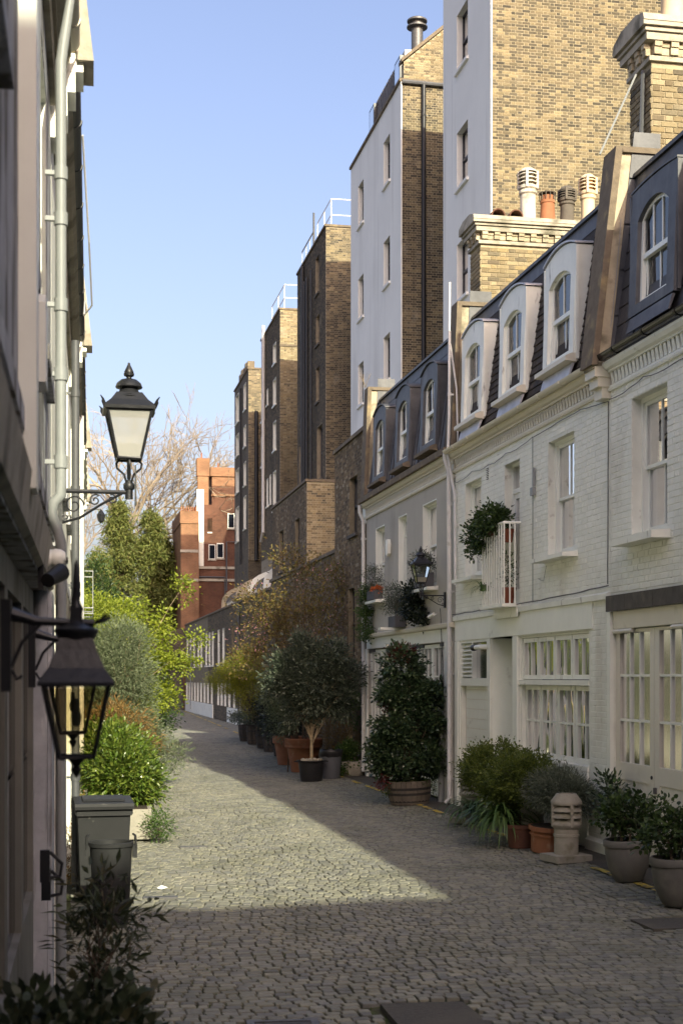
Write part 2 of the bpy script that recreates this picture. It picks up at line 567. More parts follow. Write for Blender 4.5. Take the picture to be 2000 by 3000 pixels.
def lay(parent, name, m, O, U, Wd, N, wid, hei, holes=(), bl=.225, cl=.075, joint=.010, proud=.007, ind=300, vis=None,
        bond='flemish', tilt=0.0, seed=1, jit=.0025, zmask=None):
    """courses of bricks / tiles over a wid x hei field at O (U along, Wd up, N out) : the `ind` nearest in view are single
    objects sharing mesh data, the rest one joined 'stuff' mesh"""
    rn = random.Random(seed)
    O, U, Wd, N = Vector(O), Vector(U), Vector(Wd), Vector(N)
    rows = int(hei / cl)
    out = []
    for i in range(rows):
        z0 = i * cl + joint / 2
        z1 = (i + 1) * cl - joint / 2
        if bond == 'flemish':
            pat = [bl - joint, bl / 2 - joint]
            x = -(bl * .75 if i % 2 else 0) - .03
            k = 0
        elif bond == 'tile':
            pat = [bl - joint]
            x = -(bl / 2 if i % 2 else 0) - rn.random() * .01
            k = 0
        elif bond == 'slate':
            pat = [bl - joint]
            x = -(bl / 2 if i % 2 else 0)
            k = 0
        while x < wid:
            L = pat[k % len(pat)]
            k += 1
            a, b = max(x, 0), min(x + L, wid)
            x += L + joint
            segs = [(a, b)]
            for h in holes:
                if z0 < h[3] - .02 and z1 > h[2] + .02:
                    ns = []
                    for p, q in segs:
                        if q <= h[0] or p >= h[1]:
                            ns.append((p, q))
                        else:
                            if p < h[0]:
                                ns.append((p, h[0]))
                            if q > h[1]:
                                ns.append((h[1], q))
                    segs = ns
            for p, q in segs:
                if q - p > .03:
                    if zmask and not zmask((p + q) / 2, (z0 + z1) / 2):
                        continue
                    out.append((p, q, z0, z1, proud + rn.uniform(-jit, jit)))
    if not out:
        return
    WM = wmat(parent)
    rank = []
    if ind:
        for j, (p, q, z0, z1, d) in enumerate(out):
            P = WM @ (O + U * ((p + q) / 2) + Wd * ((z0 + z1) / 2))
            x, y, z = cam_px(P)
            if 0 < x < 2000 and 0 < y < 3000 and (vis is None or vis(P)):
                rank.append((z, j))
        rank.sort()
    singles = set(j for _, j in rank[:ind])
    Rm = Matrix((U, Wd, N)).transposed().to_4x4()
    rest = []
    for j, (p, q, z0, z1, d) in enumerate(out):
        if j not in singles:
            rest.append((p, q, z0, z1, d))
            continue
        key = (name, m, round((q - p) / .006), round((z1 - z0), 3), tilt)
        if key not in PIECE:
            hx, hz = round((q - p) / .006) * .003, (z1 - z0) / 2
            e = min(.004, hx * .3, hz * .3)
            b = MB()
            vs = [(-hx, -hz, -.02), (hx, -hz, -.02), (hx, hz, -.02), (-hx, hz, -.02),
                  (-hx, -hz, tilt - e), (hx, -hz, tilt - e), (hx, hz, -e), (-hx, hz, -e),
                  (-hx + e, -hz + e, tilt), (hx - e, -hz + e, tilt), (hx - e, hz - e, 0), (-hx + e, hz - e, 0)]
            fs = [(0, 1, 5, 4), (1, 2, 6, 5), (2, 3, 7, 6), (3, 0, 4, 7), (4, 5, 9, 8), (5, 6, 10, 9), (6, 7, 11, 10), (7, 4, 8, 11), (8, 9, 10, 11)]
            me = bpy.data.meshes.new(name)
            me.from_pydata(vs, [], fs)
            me.materials.append(MATS[m])
            PIECE[key] = me
        o = bpy.data.objects.new(name, PIECE[key])
        COL.objects.link(o)
        o.parent = parent
        T = Matrix.Translation(O + U * ((p + q) / 2) + Wd * ((z0 + z1) / 2) + N * d)
        o.matrix_basis = T @ Rm
    if rest:
        A = np.array(rest)
        n = len(A)
        o_, u_, w_, n_ = (np.array(x) for x in (O, U, Wd, N))
        e = .003
        def pt(a, z, d):
            return o_ + a[:, None] * u_ + z[:, None] * w_ + d[:, None] * n_
        z = np.full(n, -.02)
        p, q, z0, z1, d = A.T
        V = np.stack([pt(p, z0, z), pt(q, z0, z), pt(q, z1, z), pt(p, z1, z),
                      pt(p + e, z0 + e, d + tilt), pt(q - e, z0 + e, d + tilt), pt(q - e, z1 - e, d), pt(p + e, z1 - e, d)], 1)
        base = np.arange(n)[:, None, None] * 8
        F = base + np.array([(4, 5, 6, 7), (0, 1, 5, 4), (1, 2, 6, 5), (2, 3, 7, 6), (3, 0, 4, 7)])[None]
        rd = np.repeat(np.random.default_rng(seed).random(n), 5)
        stuff(npmesh(name + '_field', V, F.reshape(-1, 4), rd, m, parent))


def wall_mesh(u0, u1, z0, z1, holes, th, mb=None):
    """front face with rectangular openings (and their reveals), a back face, ends and top, in the local u, v, w frame"""
    b = mb or MB()
    us = sorted({u0, u1, *[min(max(h[i], u0), u1) for h in holes for i in (0, 1)]})
    zs = sorted({z0, z1, *[min(max(h[i], z0), z1) for h in holes for i in (2, 3)]})
    for i in range(len(us) - 1):
        for j in range(len(zs) - 1):
            cu, cz = (us[i] + us[i + 1]) / 2, (zs[j] + zs[j + 1]) / 2
            if any(h[0] < cu < h[1] and h[2] < cz < h[3] for h in holes):
                continue
            for v in (0, -th):
                b.poly([(us[i], v, zs[j]), (us[i], v, zs[j + 1]), (us[i + 1], v, zs[j + 1]), (us[i + 1], v, zs[j])])
    for h in list(holes) + [(u0, u1, z0, z1)]:
        a, c, d, e = h[:4]
        b.poly([(a, 0, d), (a, 0, e), (a, -th, e), (a, -th, d)])
        b.poly([(c, 0, d), (c, 0, e), (c, -th, e), (c, -th, d)])
        b.poly([(a, 0, e), (c, 0, e), (c, -th, e), (a, -th, e)])
        b.poly([(a, 0, d), (c, 0, d), (c, -th, d), (a, -th, d)])
    return b


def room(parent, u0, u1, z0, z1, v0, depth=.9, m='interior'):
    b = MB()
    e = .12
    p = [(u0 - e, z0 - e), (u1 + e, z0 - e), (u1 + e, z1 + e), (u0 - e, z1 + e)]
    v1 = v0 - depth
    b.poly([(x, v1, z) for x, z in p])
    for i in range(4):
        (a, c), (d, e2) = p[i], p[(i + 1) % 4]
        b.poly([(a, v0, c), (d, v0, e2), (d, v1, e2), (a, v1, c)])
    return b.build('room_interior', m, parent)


def curtain(parent, u0, u1, z0, z1, v, m='curtain', amp=.025, waves=9):
    n = 40
    vs, fs = [], []
    for i in range(n + 1):
        t = i / n
        u = u0 + (u1 - u0) * t
        dv = amp * math.sin(t * waves * 6.28 + .7 * math.sin(t * 9))
        vs += [(u, v + dv, z0), (u, v + dv * .7, z1)]
    for i in range(n):
        fs.append((2 * i, 2 * i + 2, 2 * i + 3, 2 * i + 1))
    b = MB()
    b.add(vs, fs)
    return b.build('curtain', m, parent, smooth=True, angle=80)


def sash_window(parent, u0, u1, z0, z1, depth=.10, fm='white_gloss', gm='window_glass', bars=1, cur='both', sill=None, name='window',
                lining=None, zm=None):
    """box-frame sliding sash: outer frame, two sashes with glazing bars, panes, curtain, dark room behind"""
    zm = zm or (z0 + z1) / 2
    b = MB()
    f, d0, d1 = .055, -depth, -depth - .10
    b.box(u0, u0 + f, d1, d0, z0, z1).box(u1 - f, u1, d1, d0, z0, z1)
    b.box(u0 + f, u1 - f, d1, d0, z1 - f, z1).box(u0 + f, u1 - f, d1, d0 + .02, z0, z0 + .05)
    if lining:
        b.box(u0 + .001, u0 + .022, d0, -.004, z0, z1 - .001).box(u1 - .022, u1 - .001, d0, -.004, z0, z1 - .001)
        b.box(u0 + .022, u1 - .022, d0, -.004, z1 - .022, z1 - .001)
    w = b.build(name, fm, parent)
    g = .042
    for (a, c, v) in ((zm - .02, z1 - f, d0 - .035), (z0 + .05, zm + .02, d0 - .075)):
        s = MB()
        ua, ub = u0 + f, u1 - f
        s.box(ua, ua + g, v - .035, v, a, c).box(ub - g, ub, v - .035, v, a, c)
        lo = .075 if a < zm - .1 else g
        s.box(ua + g, ub - g, v - .035, v, a, a + lo).box(ua + g, ub - g, v - .035, v, c - g, c)
        xs = [ua + g]
        for k in range(bars):
            x = ua + g + (ub - ua - 2 * g) * (k + 1) / (bars + 1)
            s.box(x - .011, x + .011, v - .03, v - .004, a + lo, c - g)
            xs.append(x)
        xs.append(ub - g)
        s.build('sash', fm, w)
        for k in range(bars + 1):
            p = MB()
            i0 = .011 if k else 0
            i1 = .011 if k < bars else 0
            p.poly([(xs[k] + i0, v - .018, a + lo), (xs[k + 1] - i1, v - .018, a + lo), (xs[k + 1] - i1, v - .018, c - g), (xs[k] + i0, v - .018, c - g)])
            p.build('pane', gm, w)
    if gm != 'dark_glass':
        vb = d1 - .08
        wd = u1 - u0
        if cur == 'both':
            curtain(w, u0 + .03, u0 + wd * .36, z0, z1, vb)
            curtain(w, u1 - wd * .33, u1 - .03, z0, z1, vb)
        elif cur == 'far':
            curtain(w, u1 - wd * .55, u1 - .03, z0, z1, vb)
        elif cur == 'all':
            curtain(w, u0 + .03, u1 - .03, z0, z1, vb)
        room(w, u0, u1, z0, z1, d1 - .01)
    if sill:
        q = MB()
        e, pr, th, sm = sill
        q.prism([(-depth, z0 + .015), (pr, z0 - .015), (pr, z0 - th), (-depth, z0 - th)], 'x', u0 - e, u1 + e)
        q.build('sill', sm, w)
    return w


def arch_pts(u0, u1, zs, rise, n=10):
    """points of a segmental arch from (u0, zs) to (u1, zs)"""
    w = (u1 - u0) / 2
    r = (w * w + rise * rise) / (2 * rise)
    cz = zs + rise - r
    a = math.asin(min(1, w / r))
    return [((u0 + u1) / 2 + r * math.sin(-a + 2 * a * i / n), cz + r * math.cos(-a + 2 * a * i / n)) for i in range(n + 1)]


# ------------------------------------------------------------------ mews houses (local frame: u along street, v out to the street, w up)
ROOF_V0, ROOF_Z0, ROOF_V1, ROOF_Z1 = .02, 6.18, -.30, 8.52


def roof_v(z):
    return ROOF_V0 + (ROOF_V1 - ROOF_V0) * (z - ROOF_Z0) / (ROOF_Z1 - ROOF_Z0)


def dormer(house, uc, bm, fm, wd=1.26, z0=6.52, zs=8.10, crest=.12, bars=1, sillm=None, apron=None, capm='lead', over=.03, vf=.03, winw=.90, wz0=6.68, wz1=7.74, wr=.14, cur='far', gm='window_glass'):
    """arched dormer: front board with an arched opening, cheeks, curved lead cap, sash window inside"""
    u0, u1 = uc - wd / 2, uc + wd / 2
    a0, a1 = uc - winw / 2, uc + winw / 2
    lean = .05
    n = 10
    outer = [(u0, z0)] + arch_pts(u0, u1, zs, crest, n) + [(u1, z0)]
    inner = [(a0, wz0)] + arch_pts(a0, a1, wz1, wr, n) + [(a1, wz0)]
    fv = lambda z: vf - lean * (z - z0) / (zs - z0)
    b = MB()
    k = len(outer)
    vs = [(p[0], fv(p[1]), p[1]) for p in outer] + [(p[0], fv(p[1]), p[1]) for p in inner] + [(p[0], fv(p[1]) - .09, p[1]) for p in inner]
    fs = [(i, i + 1, k + i + 1, k + i) for i in range(k - 1)] + [(k - 1, 0, k, 2 * k - 1)]
    fs += [(k + i, k + i + 1, 2 * k + i + 1, 2 * k + i) for i in range(k - 1)] + [(2 * k - 1, k, 2 * k, 3 * k - 1)]
    b.add(vs, fs)
    body = b.build('dormer', bm, house)
    for u, s in ((u0, -1), (u1, 1)):
        c = MB()
        c.poly([(u, fv(z0), z0), (u, fv(zs), zs), (u, -.75, zs), (u, roof_v(z0) - .1, z0)])
        c.box(min(u, u + s * .035), max(u, u + s * .035), fv(zs) - .03, fv(zs) + .012, z0 + .02, zs - .02)
        c.build('cheek', bm, body)
    r = MB()
    top = arch_pts(u0 - over, u1 + over, zs + .005, crest + .012, n)
    rs = [(p[0], vf + over - .05, p[1]) for p in top] + [(p[0], -.85, p[1] + .02) for p in top] + [(p[0], vf + over - .05, p[1] + .024) for p in top] + [(p[0], -.85, p[1] + .045) for p in top]
    m = n + 1
    fs = []
    for i in range(n):
        fs += [(i, i + 1, m + i + 1, m + i), (2 * m + i, 3 * m + i, 3 * m + i + 1, 2 * m + i + 1), (i, 2 * m + i, 2 * m + i + 1, i + 1)]
    fs += [(0, m, 3 * m, 2 * m), (n, m + n, 3 * m + n, 2 * m + n)]
    r.add(rs, fs)
    r.build('cap', capm, body, smooth=True)
    # sash frame
    f = MB()
    dv = .09
    inn2 = [(a0 + .05, wz0 + .05)] + arch_pts(a0 + .05, a1 - .05, wz1, wr - .045, n) + [(a1 - .05, wz0 + .05)]
    vs = [(p[0], fv(p[1]) - .055, p[1]) for p in inner] + [(p[0], fv(p[1]) - .055, p[1]) for p in inn2] + [(p[0], fv(p[1]) - .11, p[1]) for p in inn2]
    fs = [(i, i + 1, k + i + 1, k + i) for i in range(k - 1)] + [(k - 1, 0, k, 2 * k - 1)]
    fs += [(k + i, k + i + 1, 2 * k + i + 1, 2 * k + i) for i in range(k - 1)] + [(2 * k - 1, k, 2 * k, 3 * k - 1)]
    f.add(vs, fs)
    zm = (wz0 + wz1 + wr) / 2 - .02
    vm = fv(zm)
    f.box(a0 + .05, a1 - .05, vm - .12, vm - .06, zm - .03, zm + .03)
    for kk in range(bars):
        x = a0 + .05 + (winw - .1) * (kk + 1) / (bars + 1)
        w = abs(x - uc) / (winw / 2)
        f.box(x - .012, x + .012, vm - .105, vm - .075, zm + .03, wz1 + wr * (1 - w * w) - .04)
        if kk == bars // 2 or bars == 1:
            f.box(uc - .012, uc + .012, vm - .135, vm - .105, wz0 + .05, zm - .03)
    f.box(a0 + .05, a0 + .09, vm - .14, vm - .105, wz0 + .05, zm).box(a1 - .09, a1 - .05, vm - .14, vm - .105, wz0 + .05, zm)
    f.build('window_frame', fm, body)
    p = MB()
    up = [(a0 + .05, zm)] + [q for q in arch_pts(a0 + .05, a1 - .05, wz1, wr - .045, n)] + [(a1 - .05, zm)]
    p.poly([(q[0], vm - .09, q[1]) for q in up])
    p.build('pane', gm, body)
    p = MB()
    p.poly([(a0 + .05, vm - .12, wz0 + .05), (a0 + .05, vm - .12, zm), (a1 - .05, vm - .12, zm), (a1 - .05, vm - .12, wz0 + .05)])
    p.build('pane', gm, body)
    if cur:
        curtain(body, a1 - winw * .5, a1 - .02, wz0, wz1 + wr, vm - .22)
    room(body, a0, a1, wz0, wz1 + wr, vm - .16, .9)
    if sillm:
        q = MB()
        q.prism([(vf + .02, z0 + .10), (vf + .11, z0 + .06), (vf + .11, z0 - .0), (vf - .05, z0 - .02), (vf - .05, z0 + .10)], 'x', u0 - .02, u1 + .02)
        q.build('sill', sillm, body)
    if apron:
        q = MB()
        q.prism([(vf - .0, z0 - .02), (vf + .05, z0 - .20), (vf + .03, z0 - .20), (vf - .04, z0 - .02)], 'x', u0 + .03, u1 - .05)
        q.build('apron', apron, body)
    return body


def cornice(house, u0, u1, m, ends=True):
    b = MB()
    b.prism([(-.05, 5.84), (.035, 5.84), (.045, 5.87), (.03, 5.885), (.03, 5.91), (.02, 5.915), (-.05, 5.915)], 'x', u0, u1)
    b.prism([(-.05, 6.07), (.055, 6.07), (.06, 6.095), (.10, 6.11), (.13, 6.155), (.13, 6.19), (-.05, 6.19)], 'x', u0, u1)
    c = b.build('cornice', m, house)
    d = MB()
    u = u0 + .03
    while u < u1 - .05:
        d.prism([(u, 5.925), (u + .075, 5.925), (u + .075, 6.07), (u, 6.07)], 'y', -.02, .016)
        d.add([(u, .016, 5.96), (u + .075, .016, 5.96), (u + .075, .034, 6.07), (u, .034, 6.07), (u + .0375, .032, 6.0)], [(0, 1, 4), (1, 2, 4), (2, 3, 4), (3, 0, 4)])
        u += .115
    stuff(d.build('dentil_course', m, c))
    return c


def gutter(house, u0, u1, m, v=.17, z=6.235, r=.062, step=.9):
    b = MB()
    n = 8
    prof = [(v + r * math.cos(math.pi + math.pi * i / n), z + r * math.sin(math.pi + math.pi * i / n)) for i in range(n + 1)]
    prof += [(v + (r - .008) * math.cos(-math.pi * i / n), z + (r - .008) * math.sin(-math.pi * i / n)) for i in range(n + 1)]
    b.prism(prof, 'x', u0, u1)
    g = b.build('gutter', m, house, smooth=True)
    k = u0 + .3
    while k < u1:
        c = MB()
        pr = [(v + (r + .008) * math.cos(math.pi + math.pi * i / n), z + (r + .008) * math.sin(math.pi + math.pi * i / n)) for i in range(n + 1)]
        c.prism(pr, 'x', k, k + .045)
        c.build('gutter_clip', m, g)
        k += step
    return g


def roof(house, L, kind, ind, seed, dorms, wd=1.3, vis=None):
    m = {'tile': 'tile_brown', 'slate': 'slate', 'lead': 'lead'}[kind]
    b = MB()
    b.prism([(ROOF_V0 - .03, ROOF_Z0), (ROOF_V1 - .03, ROOF_Z1), (ROOF_V1 - .30, ROOF_Z1 + .10), (-6.6, ROOF_Z1 + .16), (-6.6, 0.1), (-.42, .1), (-.42, ROOF_Z0)], 'x', .02, L - .02)
    r = b.build('roof', m, house)
    Wd = Vector((0, ROOF_V1 - ROOF_V0, ROOF_Z1 - ROOF_Z0)).normalized()
    Nn = Vector((0, Wd.z, -Wd.y))
    hgt = math.hypot(ROOF_V1 - ROOF_V0, ROOF_Z1 - ROOF_Z0)
    holes = [(u - wd / 2, u + wd / 2, .25, 2.2) for u in dorms]
    if kind == 'tile':
        lay(r, 'roof_tile', m, (0, ROOF_V0 - .03, ROOF_Z0), (1, 0, 0), Wd, Nn, L, hgt - .12, holes, bl=.17, cl=.112, joint=.004, proud=.008, ind=ind, bond='tile', tilt=.016, seed=seed, jit=.003, vis=vis)
    elif kind == 'slate':
        lay(r, 'roof_slate', m, (0, ROOF_V0 - .03, ROOF_Z0), (1, 0, 0), Wd, Nn, L, hgt - .10, holes, bl=.30, cl=.235, joint=.004, proud=.006, ind=ind, bond='slate', tilt=.012, seed=seed, jit=.002, vis=vis)
    else:
        q = MB()
        u = .25
        while u < L:
            if not any(abs(u - d) < wd / 2 + .03 for d in dorms):
                MB().tube([(u, ROOF_V0 - .02, ROOF_Z0 + .05), (u, ROOF_V1 - .02, ROOF_Z1 - .05)], .022, 6).build('lead_roll', 'lead', r)
            u += .33
    f = MB()
    f.prism([(ROOF_V1 + .005, ROOF_Z1 - .20), (ROOF_V1 - .02, ROOF_Z1 + .02), (ROOF_V1 - .35, ROOF_Z1 + .14), (ROOF_V1 - .35, ROOF_Z1 + .10), (ROOF_V1 - .05, ROOF_Z1 - .02), (ROOF_V1 - .02, ROOF_Z1 - .20)], 'x', .03, L - .03)
    f.prism([(ROOF_V1 + .02, ROOF_Z1 + .02), (ROOF_V1 + .02, ROOF_Z1 + .07), (ROOF_V1 - .38, ROOF_Z1 + .20), (ROOF_V1 - .38, ROOF_Z1 + .15)], 'x', .03, L - .03)
    f.build('lead_flashing', 'lead', r)
    return r


def parapet(house, u0, u1, vb, near_m='render_old', back=-.80, vt=-.05, ztop=8.86, corb=True, corb_m='cream_paint'):
    """party-wall upstand that leans back with the mansard, stone coping on its slope and top, moulded corbel below"""
    b = MB()
    b.prism([(vb, 6.12), (vt - .03, ztop - .06), (back, ztop - .06), (back, 6.12)], 'x', u0 + .03, u1 - .03)
    p = b.build('parapet', near_m, house)
    c = MB()
    c.prism([(vb + .035, 6.16), (vt + .03, ztop), (vt - .06, ztop), (vb - .05, 6.16)], 'x', u0 - .02, u1 + .02)
    c.prism([(vt - .06, ztop - .07), (vt - .06, ztop + .001), (back - .02, ztop + .001), (back - .02, ztop - .07)], 'x', u0 - .02, u1 + .02)
    c.build('coping_stone', 'coping', p)
    g = MB()
    for i in range(5):
        z = 6.2 + (ztop - 6.6) * i / 4
        v = vb + (vt - vb) * (z - 6.12) / (ztop - 6.12)
        g.prism([(v - .20, z), (v - .20 + (vt - vb) * .22, z + .60), (v - .62, z + .60), (v - .62, z)], 'x', u0 + .012, u0 + .026)
    g.build('step_flashing', 'lead', p)
    if corb:
        q = MB()
        q.box(u0 + .02, u1 - .02, -.02, vb - .02, 6.02, 6.15)
        q.box(u0 + .04, u1 - .04, -.02, max(.03, vb - .07), 5.90, 6.02)
        q.box(u0 + .06, u1 - .06, -.02, max(.02, vb - .13), 5.76, 5.90)
        q.build('corbel', corb_m, p)
    return p


def chimney(house, u0, u1, v0, v1, zb, zn, zt, bm, seed, ind, pots):
    """brick stack: v0 street side .. v1 back; brick shaft to zn, oversailing dentilled head to zt, pots on top"""
    b = MB()
    b.box(u0 + .012, u1 - .012, v1 + .012, v0 - .012, zb, zt - .1)
    c = b.build('chimney', 'mortar_pale', house)
    lay(c, 'brick', bm, (u0 + .012, v0, zb), (0, -1, 0), (0, 0, 1), (-1, 0, 0), v0 - v1, zn - zb, ind=ind, seed=seed, proud=.012)
    lay(c, 'brick', bm, (u0, v0 - .012, zb), (1, 0, 0), (0, 0, 1), (0, 1, 0), u1 - u0, zn - zb, ind=60, seed=seed + 1, proud=.012)
    h = MB()
    H = zt - zn
    def ring(e, z0, z1):
        h.box(u0 - e, u1 + e, v1 - e, v0 + e, z0, z1)
    ring(.035, zn, zn + .06)
    ring(.10, zn + .42 * H, zn + .58 * H)
    ring(.13, zn + .60 * H, zn + .68 * H)
    ring(.17, zn + .70 * H, zn + .80 * H)
    h.build('oversailing_course', 'stone', c)
    t = MB()
    t.prism([(u0 - .18, zn + .80 * H), (u0 - .15, zt - .02), (u0 + .1, zt + .05), (u1 - .1, zt + .05), (u1 + .15, zt - .02), (u1 + .18, zn + .80 * H)], 'y', v1 - .17, v0 + .17)
    t.build('flaunching', 'stone', c)
    v = v0 - .02
    k = 0
    def shared(x0, x1, y0, y1, z0, z1):
        q = MB()
        q.box(x0, x1, y0, y1, z0, z1)
        q.build('brick', 'brick_dentil', c)
    while v > v1:
        shared(u0 - .065 if k % 2 == 0 else u0 - .03, u0, v - .10, v, zn + .075, zn + .24 * H + .03)
        shared(u0 - .085 if k % 2 == 0 else u0 - .045, u0, v - .10, v, zn + .25 * H + .03, zn + .42 * H - .004)
        v -= .112
        k += 1
    u = u0 + .02
    k = 0
    while u < u1 - .08:
        shared(u, u + .10, v0, v0 + (.065 if k % 2 == 0 else .03), zn + .075, zn + .24 * H + .03)
        shared(u, u + .10, v0, v0 + (.085 if k % 2 == 0 else .045), zn + .25 * H + .03, zn + .42 * H - .004)
        u += .112
        k += 1
    for kind, v, m, hh, r in pots:
        chimney_pot(c, (u0 + u1) / 2, v, zt + .02, kind, m, hh, r)
    return c


mat('brick_dentil', (.42, .36, .25), .9, (20, .3), [(.44, .37, .25), (.33, .28, .19), (.50, .43, .30), (.24, .20, .14)], (50, .004), stain=((.10, .09, .07), 3, .55, .7))


def chimney_pot(parent, x, y, z, kind, m, h, r, name='chimney_pot'):
    b = MB()
    if kind == 'half':
        prof = [(x + r * math.cos(math.pi * i / 8), z + r * math.sin(math.pi * i / 8)) for i in range(9)] + [(x + (r - .02) * math.cos(math.pi * (8 - i) / 8), z + (r - .02) * math.sin(math.pi * (8 - i) / 8)) for i in range(9)]
        prof = [(y + (p[0] - x), p[1]) for p in prof]
        b.prism(prof, 'x', x - .35, x + .30)
        return b.build(name, m, parent, smooth=True)
    if kind == 'plain':
        b.lathe([(r * 1.0, -.05), (r * .97, h * .2), (r * .86, h * .72), (r * .95, h * .74), (r * .95, h * .82), (r * .84, h * .83), (r * .84, h), (r * .74, h), (r * .72, .1)], (x, y, z), 18)
        o = b.build(name, m, parent, smooth=True)
        q = MB()
        for k in range(12):
            a = k * math.pi / 6
            q.tube([(x + r * .98 * math.cos(a), y + r * .98 * math.sin(a), z + h * .84), (x + r * 1.05 * math.cos(a), y + r * 1.05 * math.sin(a), z + h * 1.08)], .008, 4)
        q.lathe([(0, h * 1.14), (r * 1.1, h * 1.10), (r * 1.1, h * 1.08), (0, h * 1.09)], (x, y, z), 14)
        q.build('cowl', 'pot_sooty', o)
        return o
    if kind == 'tall':
        b.lathe([(r, -.05), (r * .93, h * .55), (r * 1.04, h * .58), (r * 1.06, h * .64), (r * .98, h * .66), (r * 1.0, h), (r * .85, h), (r * .8, .1)], (x, y, z), 20)
        return b.build(name, m, parent, smooth=True)
    hs = h * .62
    b.lathe([(r * .86, -.05), (r * .82, hs * .82), (r * .98, hs * .86), (r * .98, hs * .93), (r * .86, hs * .96), (r * 1.02, hs), (r * 1.02, hs + .03), (r * .6, hs + .03)], (x, y, z), 18)
    b.lathe([(r * 1.0, h - .085), (r * .98, h - .06), (r * .55, h - .005), (0, h)], (x, y, z), 18)
    b.lathe([(r * .62, hs), (r * .62, h - .06)], (x, y, z), 12)
    o = b.build(name, m, parent, smooth=True)
    nl = 4
    for k in range(nl):
        zz = hs + .03 + (h - .1 - hs) * k / nl
        MB().lathe([(r * .62, zz + .055), (r * 1.04, zz + .012), (r * 1.04, zz), (r * .62, zz + .035)], (x, y, z), 18).build('louvre', m, o, smooth=True)
    for k in range(4):
        a = math.pi / 4 + k * math.pi / 2 + .35
        cx, cy = x + r * .98 * math.cos(a), y + r * .98 * math.sin(a)
        MB().box(cx - .022, cx + .022, cy - .022, cy + .022, z + hs, z + h - .06).build('post', m, o)
    return o


def downpipe(parent, pts, r, m, clips=(), name='downpipe'):
    b = MB()
    b.tube(pts, r, 10)
    o = b.build(name, m, parent, smooth=True)
    for (x, y, z) in clips:
        c = MB()
        c.lathe([(r + .001, -.03), (r + .010, -.03), (r + .010, .03), (r + .001, .03)], (x, y, z), 12)
        c.box(x - .01, x + .01, y - r - .05, y, z - .015, z + .015)
        c.build('pipe_clip', m, o)
    return o


def cable_run(parent, pts, r=.006, m='cable', name='cable', sag=.0):
    b = MB()
    P = [Vector(p) for p in pts]
    out = []
    for i in range(len(P) - 1):
        for k in range(5):
            t = k / 5
            q = P[i].lerp(P[i + 1], t)
            q += Vector((random.uniform(-.006, .006), 0, random.uniform(-.006, .006) - sag * 4 * t * (1 - t)))
            out.append(q)
    out.append(P[-1])
    b.tube(out, r * .7, 5)
    return b.build(name, m, parent)


DORM = [1.93, 4.07, 6.27]
UPW = [(1.32, 2.38, 3.94, 5.58), (3.68, 4.43, 3.36, 5.57), (5.71, 6.68, 3.93, 5.57)]


def house_shell(nm, label, X, Y0, rz, L, wallm, holes, jointm=None, ind=0, seed=1, group=None, brickm='brick_white', bmask=None, bvis=None, z1=5.86):
    h = thing(nm, label, 'house', (X, Y0, 0), rz, group)
    b = wall_mesh(0, L, 0, z1, holes, .40)
    w = b.build('wall', jointm or wallm, h)
    if jointm:
        lay(w, 'brick', brickm, (0, 0, 0), (1, 0, 0), (0, 0, 1), (0, 1, 0), L, z1, holes, ind=ind, seed=seed, zmask=bmask, vis=bvis, proud=.005, jit=.0018, joint=.008)
    return h, w


def panel_lights(parent, u0, u1, z0, z1, v, cols, rows, fm, gm, fr=.05, bar=.022, name='casement', back=None):
    """glazed leaf: frame, glazing bars, one pane per light"""
    b = MB()
    b.box(u0, u0 + fr, v - .05, v, z0, z1).box(u1 - fr, u1, v - .05, v, z0, z1).box(u0 + fr, u1 - fr, v - .05, v, z0, z0 + fr).box(u0 + fr, u1 - fr, v - .05, v, z1 - fr, z1)
    a, c, d, e = u0 + fr, u1 - fr, z0 + fr, z1 - fr
    xs = [a + (c - a) * i / cols for i in range(cols + 1)]
    zs = [d + (e - d) * i / rows for i in range(rows + 1)]
    for x in xs[1:-1]:
        b.box(x - bar / 2, x + bar / 2, v - .045, v - .006, d, e)
    for z in zs[1:-1]:
        for i in range(cols):
            b.box(xs[i] + (bar / 2 if i else 0), xs[i + 1] - (bar / 2 if i < cols - 1 else 0), v - .044, v - .008, z - bar / 2, z + bar / 2)
    o = b.build(name, fm, parent)
    for i in range(cols):
        for j in range(rows):
            p = MB()
            x0, x1 = xs[i] + (bar / 2 if i else 0), xs[i + 1] - (bar / 2 if i < cols - 1 else 0)
            y0, y1 = zs[j] + (bar / 2 if j else 0), zs[j + 1] - (bar / 2 if j < rows - 1 else 0)
            w = random.uniform(-.0015, .0015)
            p.poly([(x0, v - .028 + w, y0), (x1, v - .028 - w, y0), (x1, v - .028 - w, y1), (x0, v - .028 + w, y1)])
            p.build('pane', gm, o)
    return o


# ------------------------------------------------------------------ right-hand row
RX = 6.75
R90 = R(90)

# ---- white house A (Y 17.1 .. 24.4): three windows, three white dormers, brown tiled mansard
YA = 17.1
LA = 7.3
BIGW = (.76, 3.72, 1.04, 2.86)
REC = (3.97, 5.13, 0, 2.87)
GAR = (5.28, 6.94, 0, 2.86)
hA = thing('white_house', 'white painted brick mews house with three white dormers and brown tiled roof', 'house', (RX, YA, 0), R90)
wA = wall_mesh(0, LA, 0, 5.86, UPW + [BIGW, REC, GAR], .40).build('wall', 'joint_white', hA)
lay(wA, 'brick', 'brick_white', (0, 0, 0), (1, 0, 0), (0, 0, 1), (0, 1, 0), LA, 5.86, UPW + [BIGW, REC, GAR], ind=300, seed=3,
    zmask=lambda u, z: z > 3.36 or u < .70, proud=.005, jit=.0018, joint=.008, vis=lambda P: P.z > 3.4 or (P.z > .9))
sash_window(hA, *UPW[0], sill=(.14, .22, .07, 'white_worn'), cur='both')
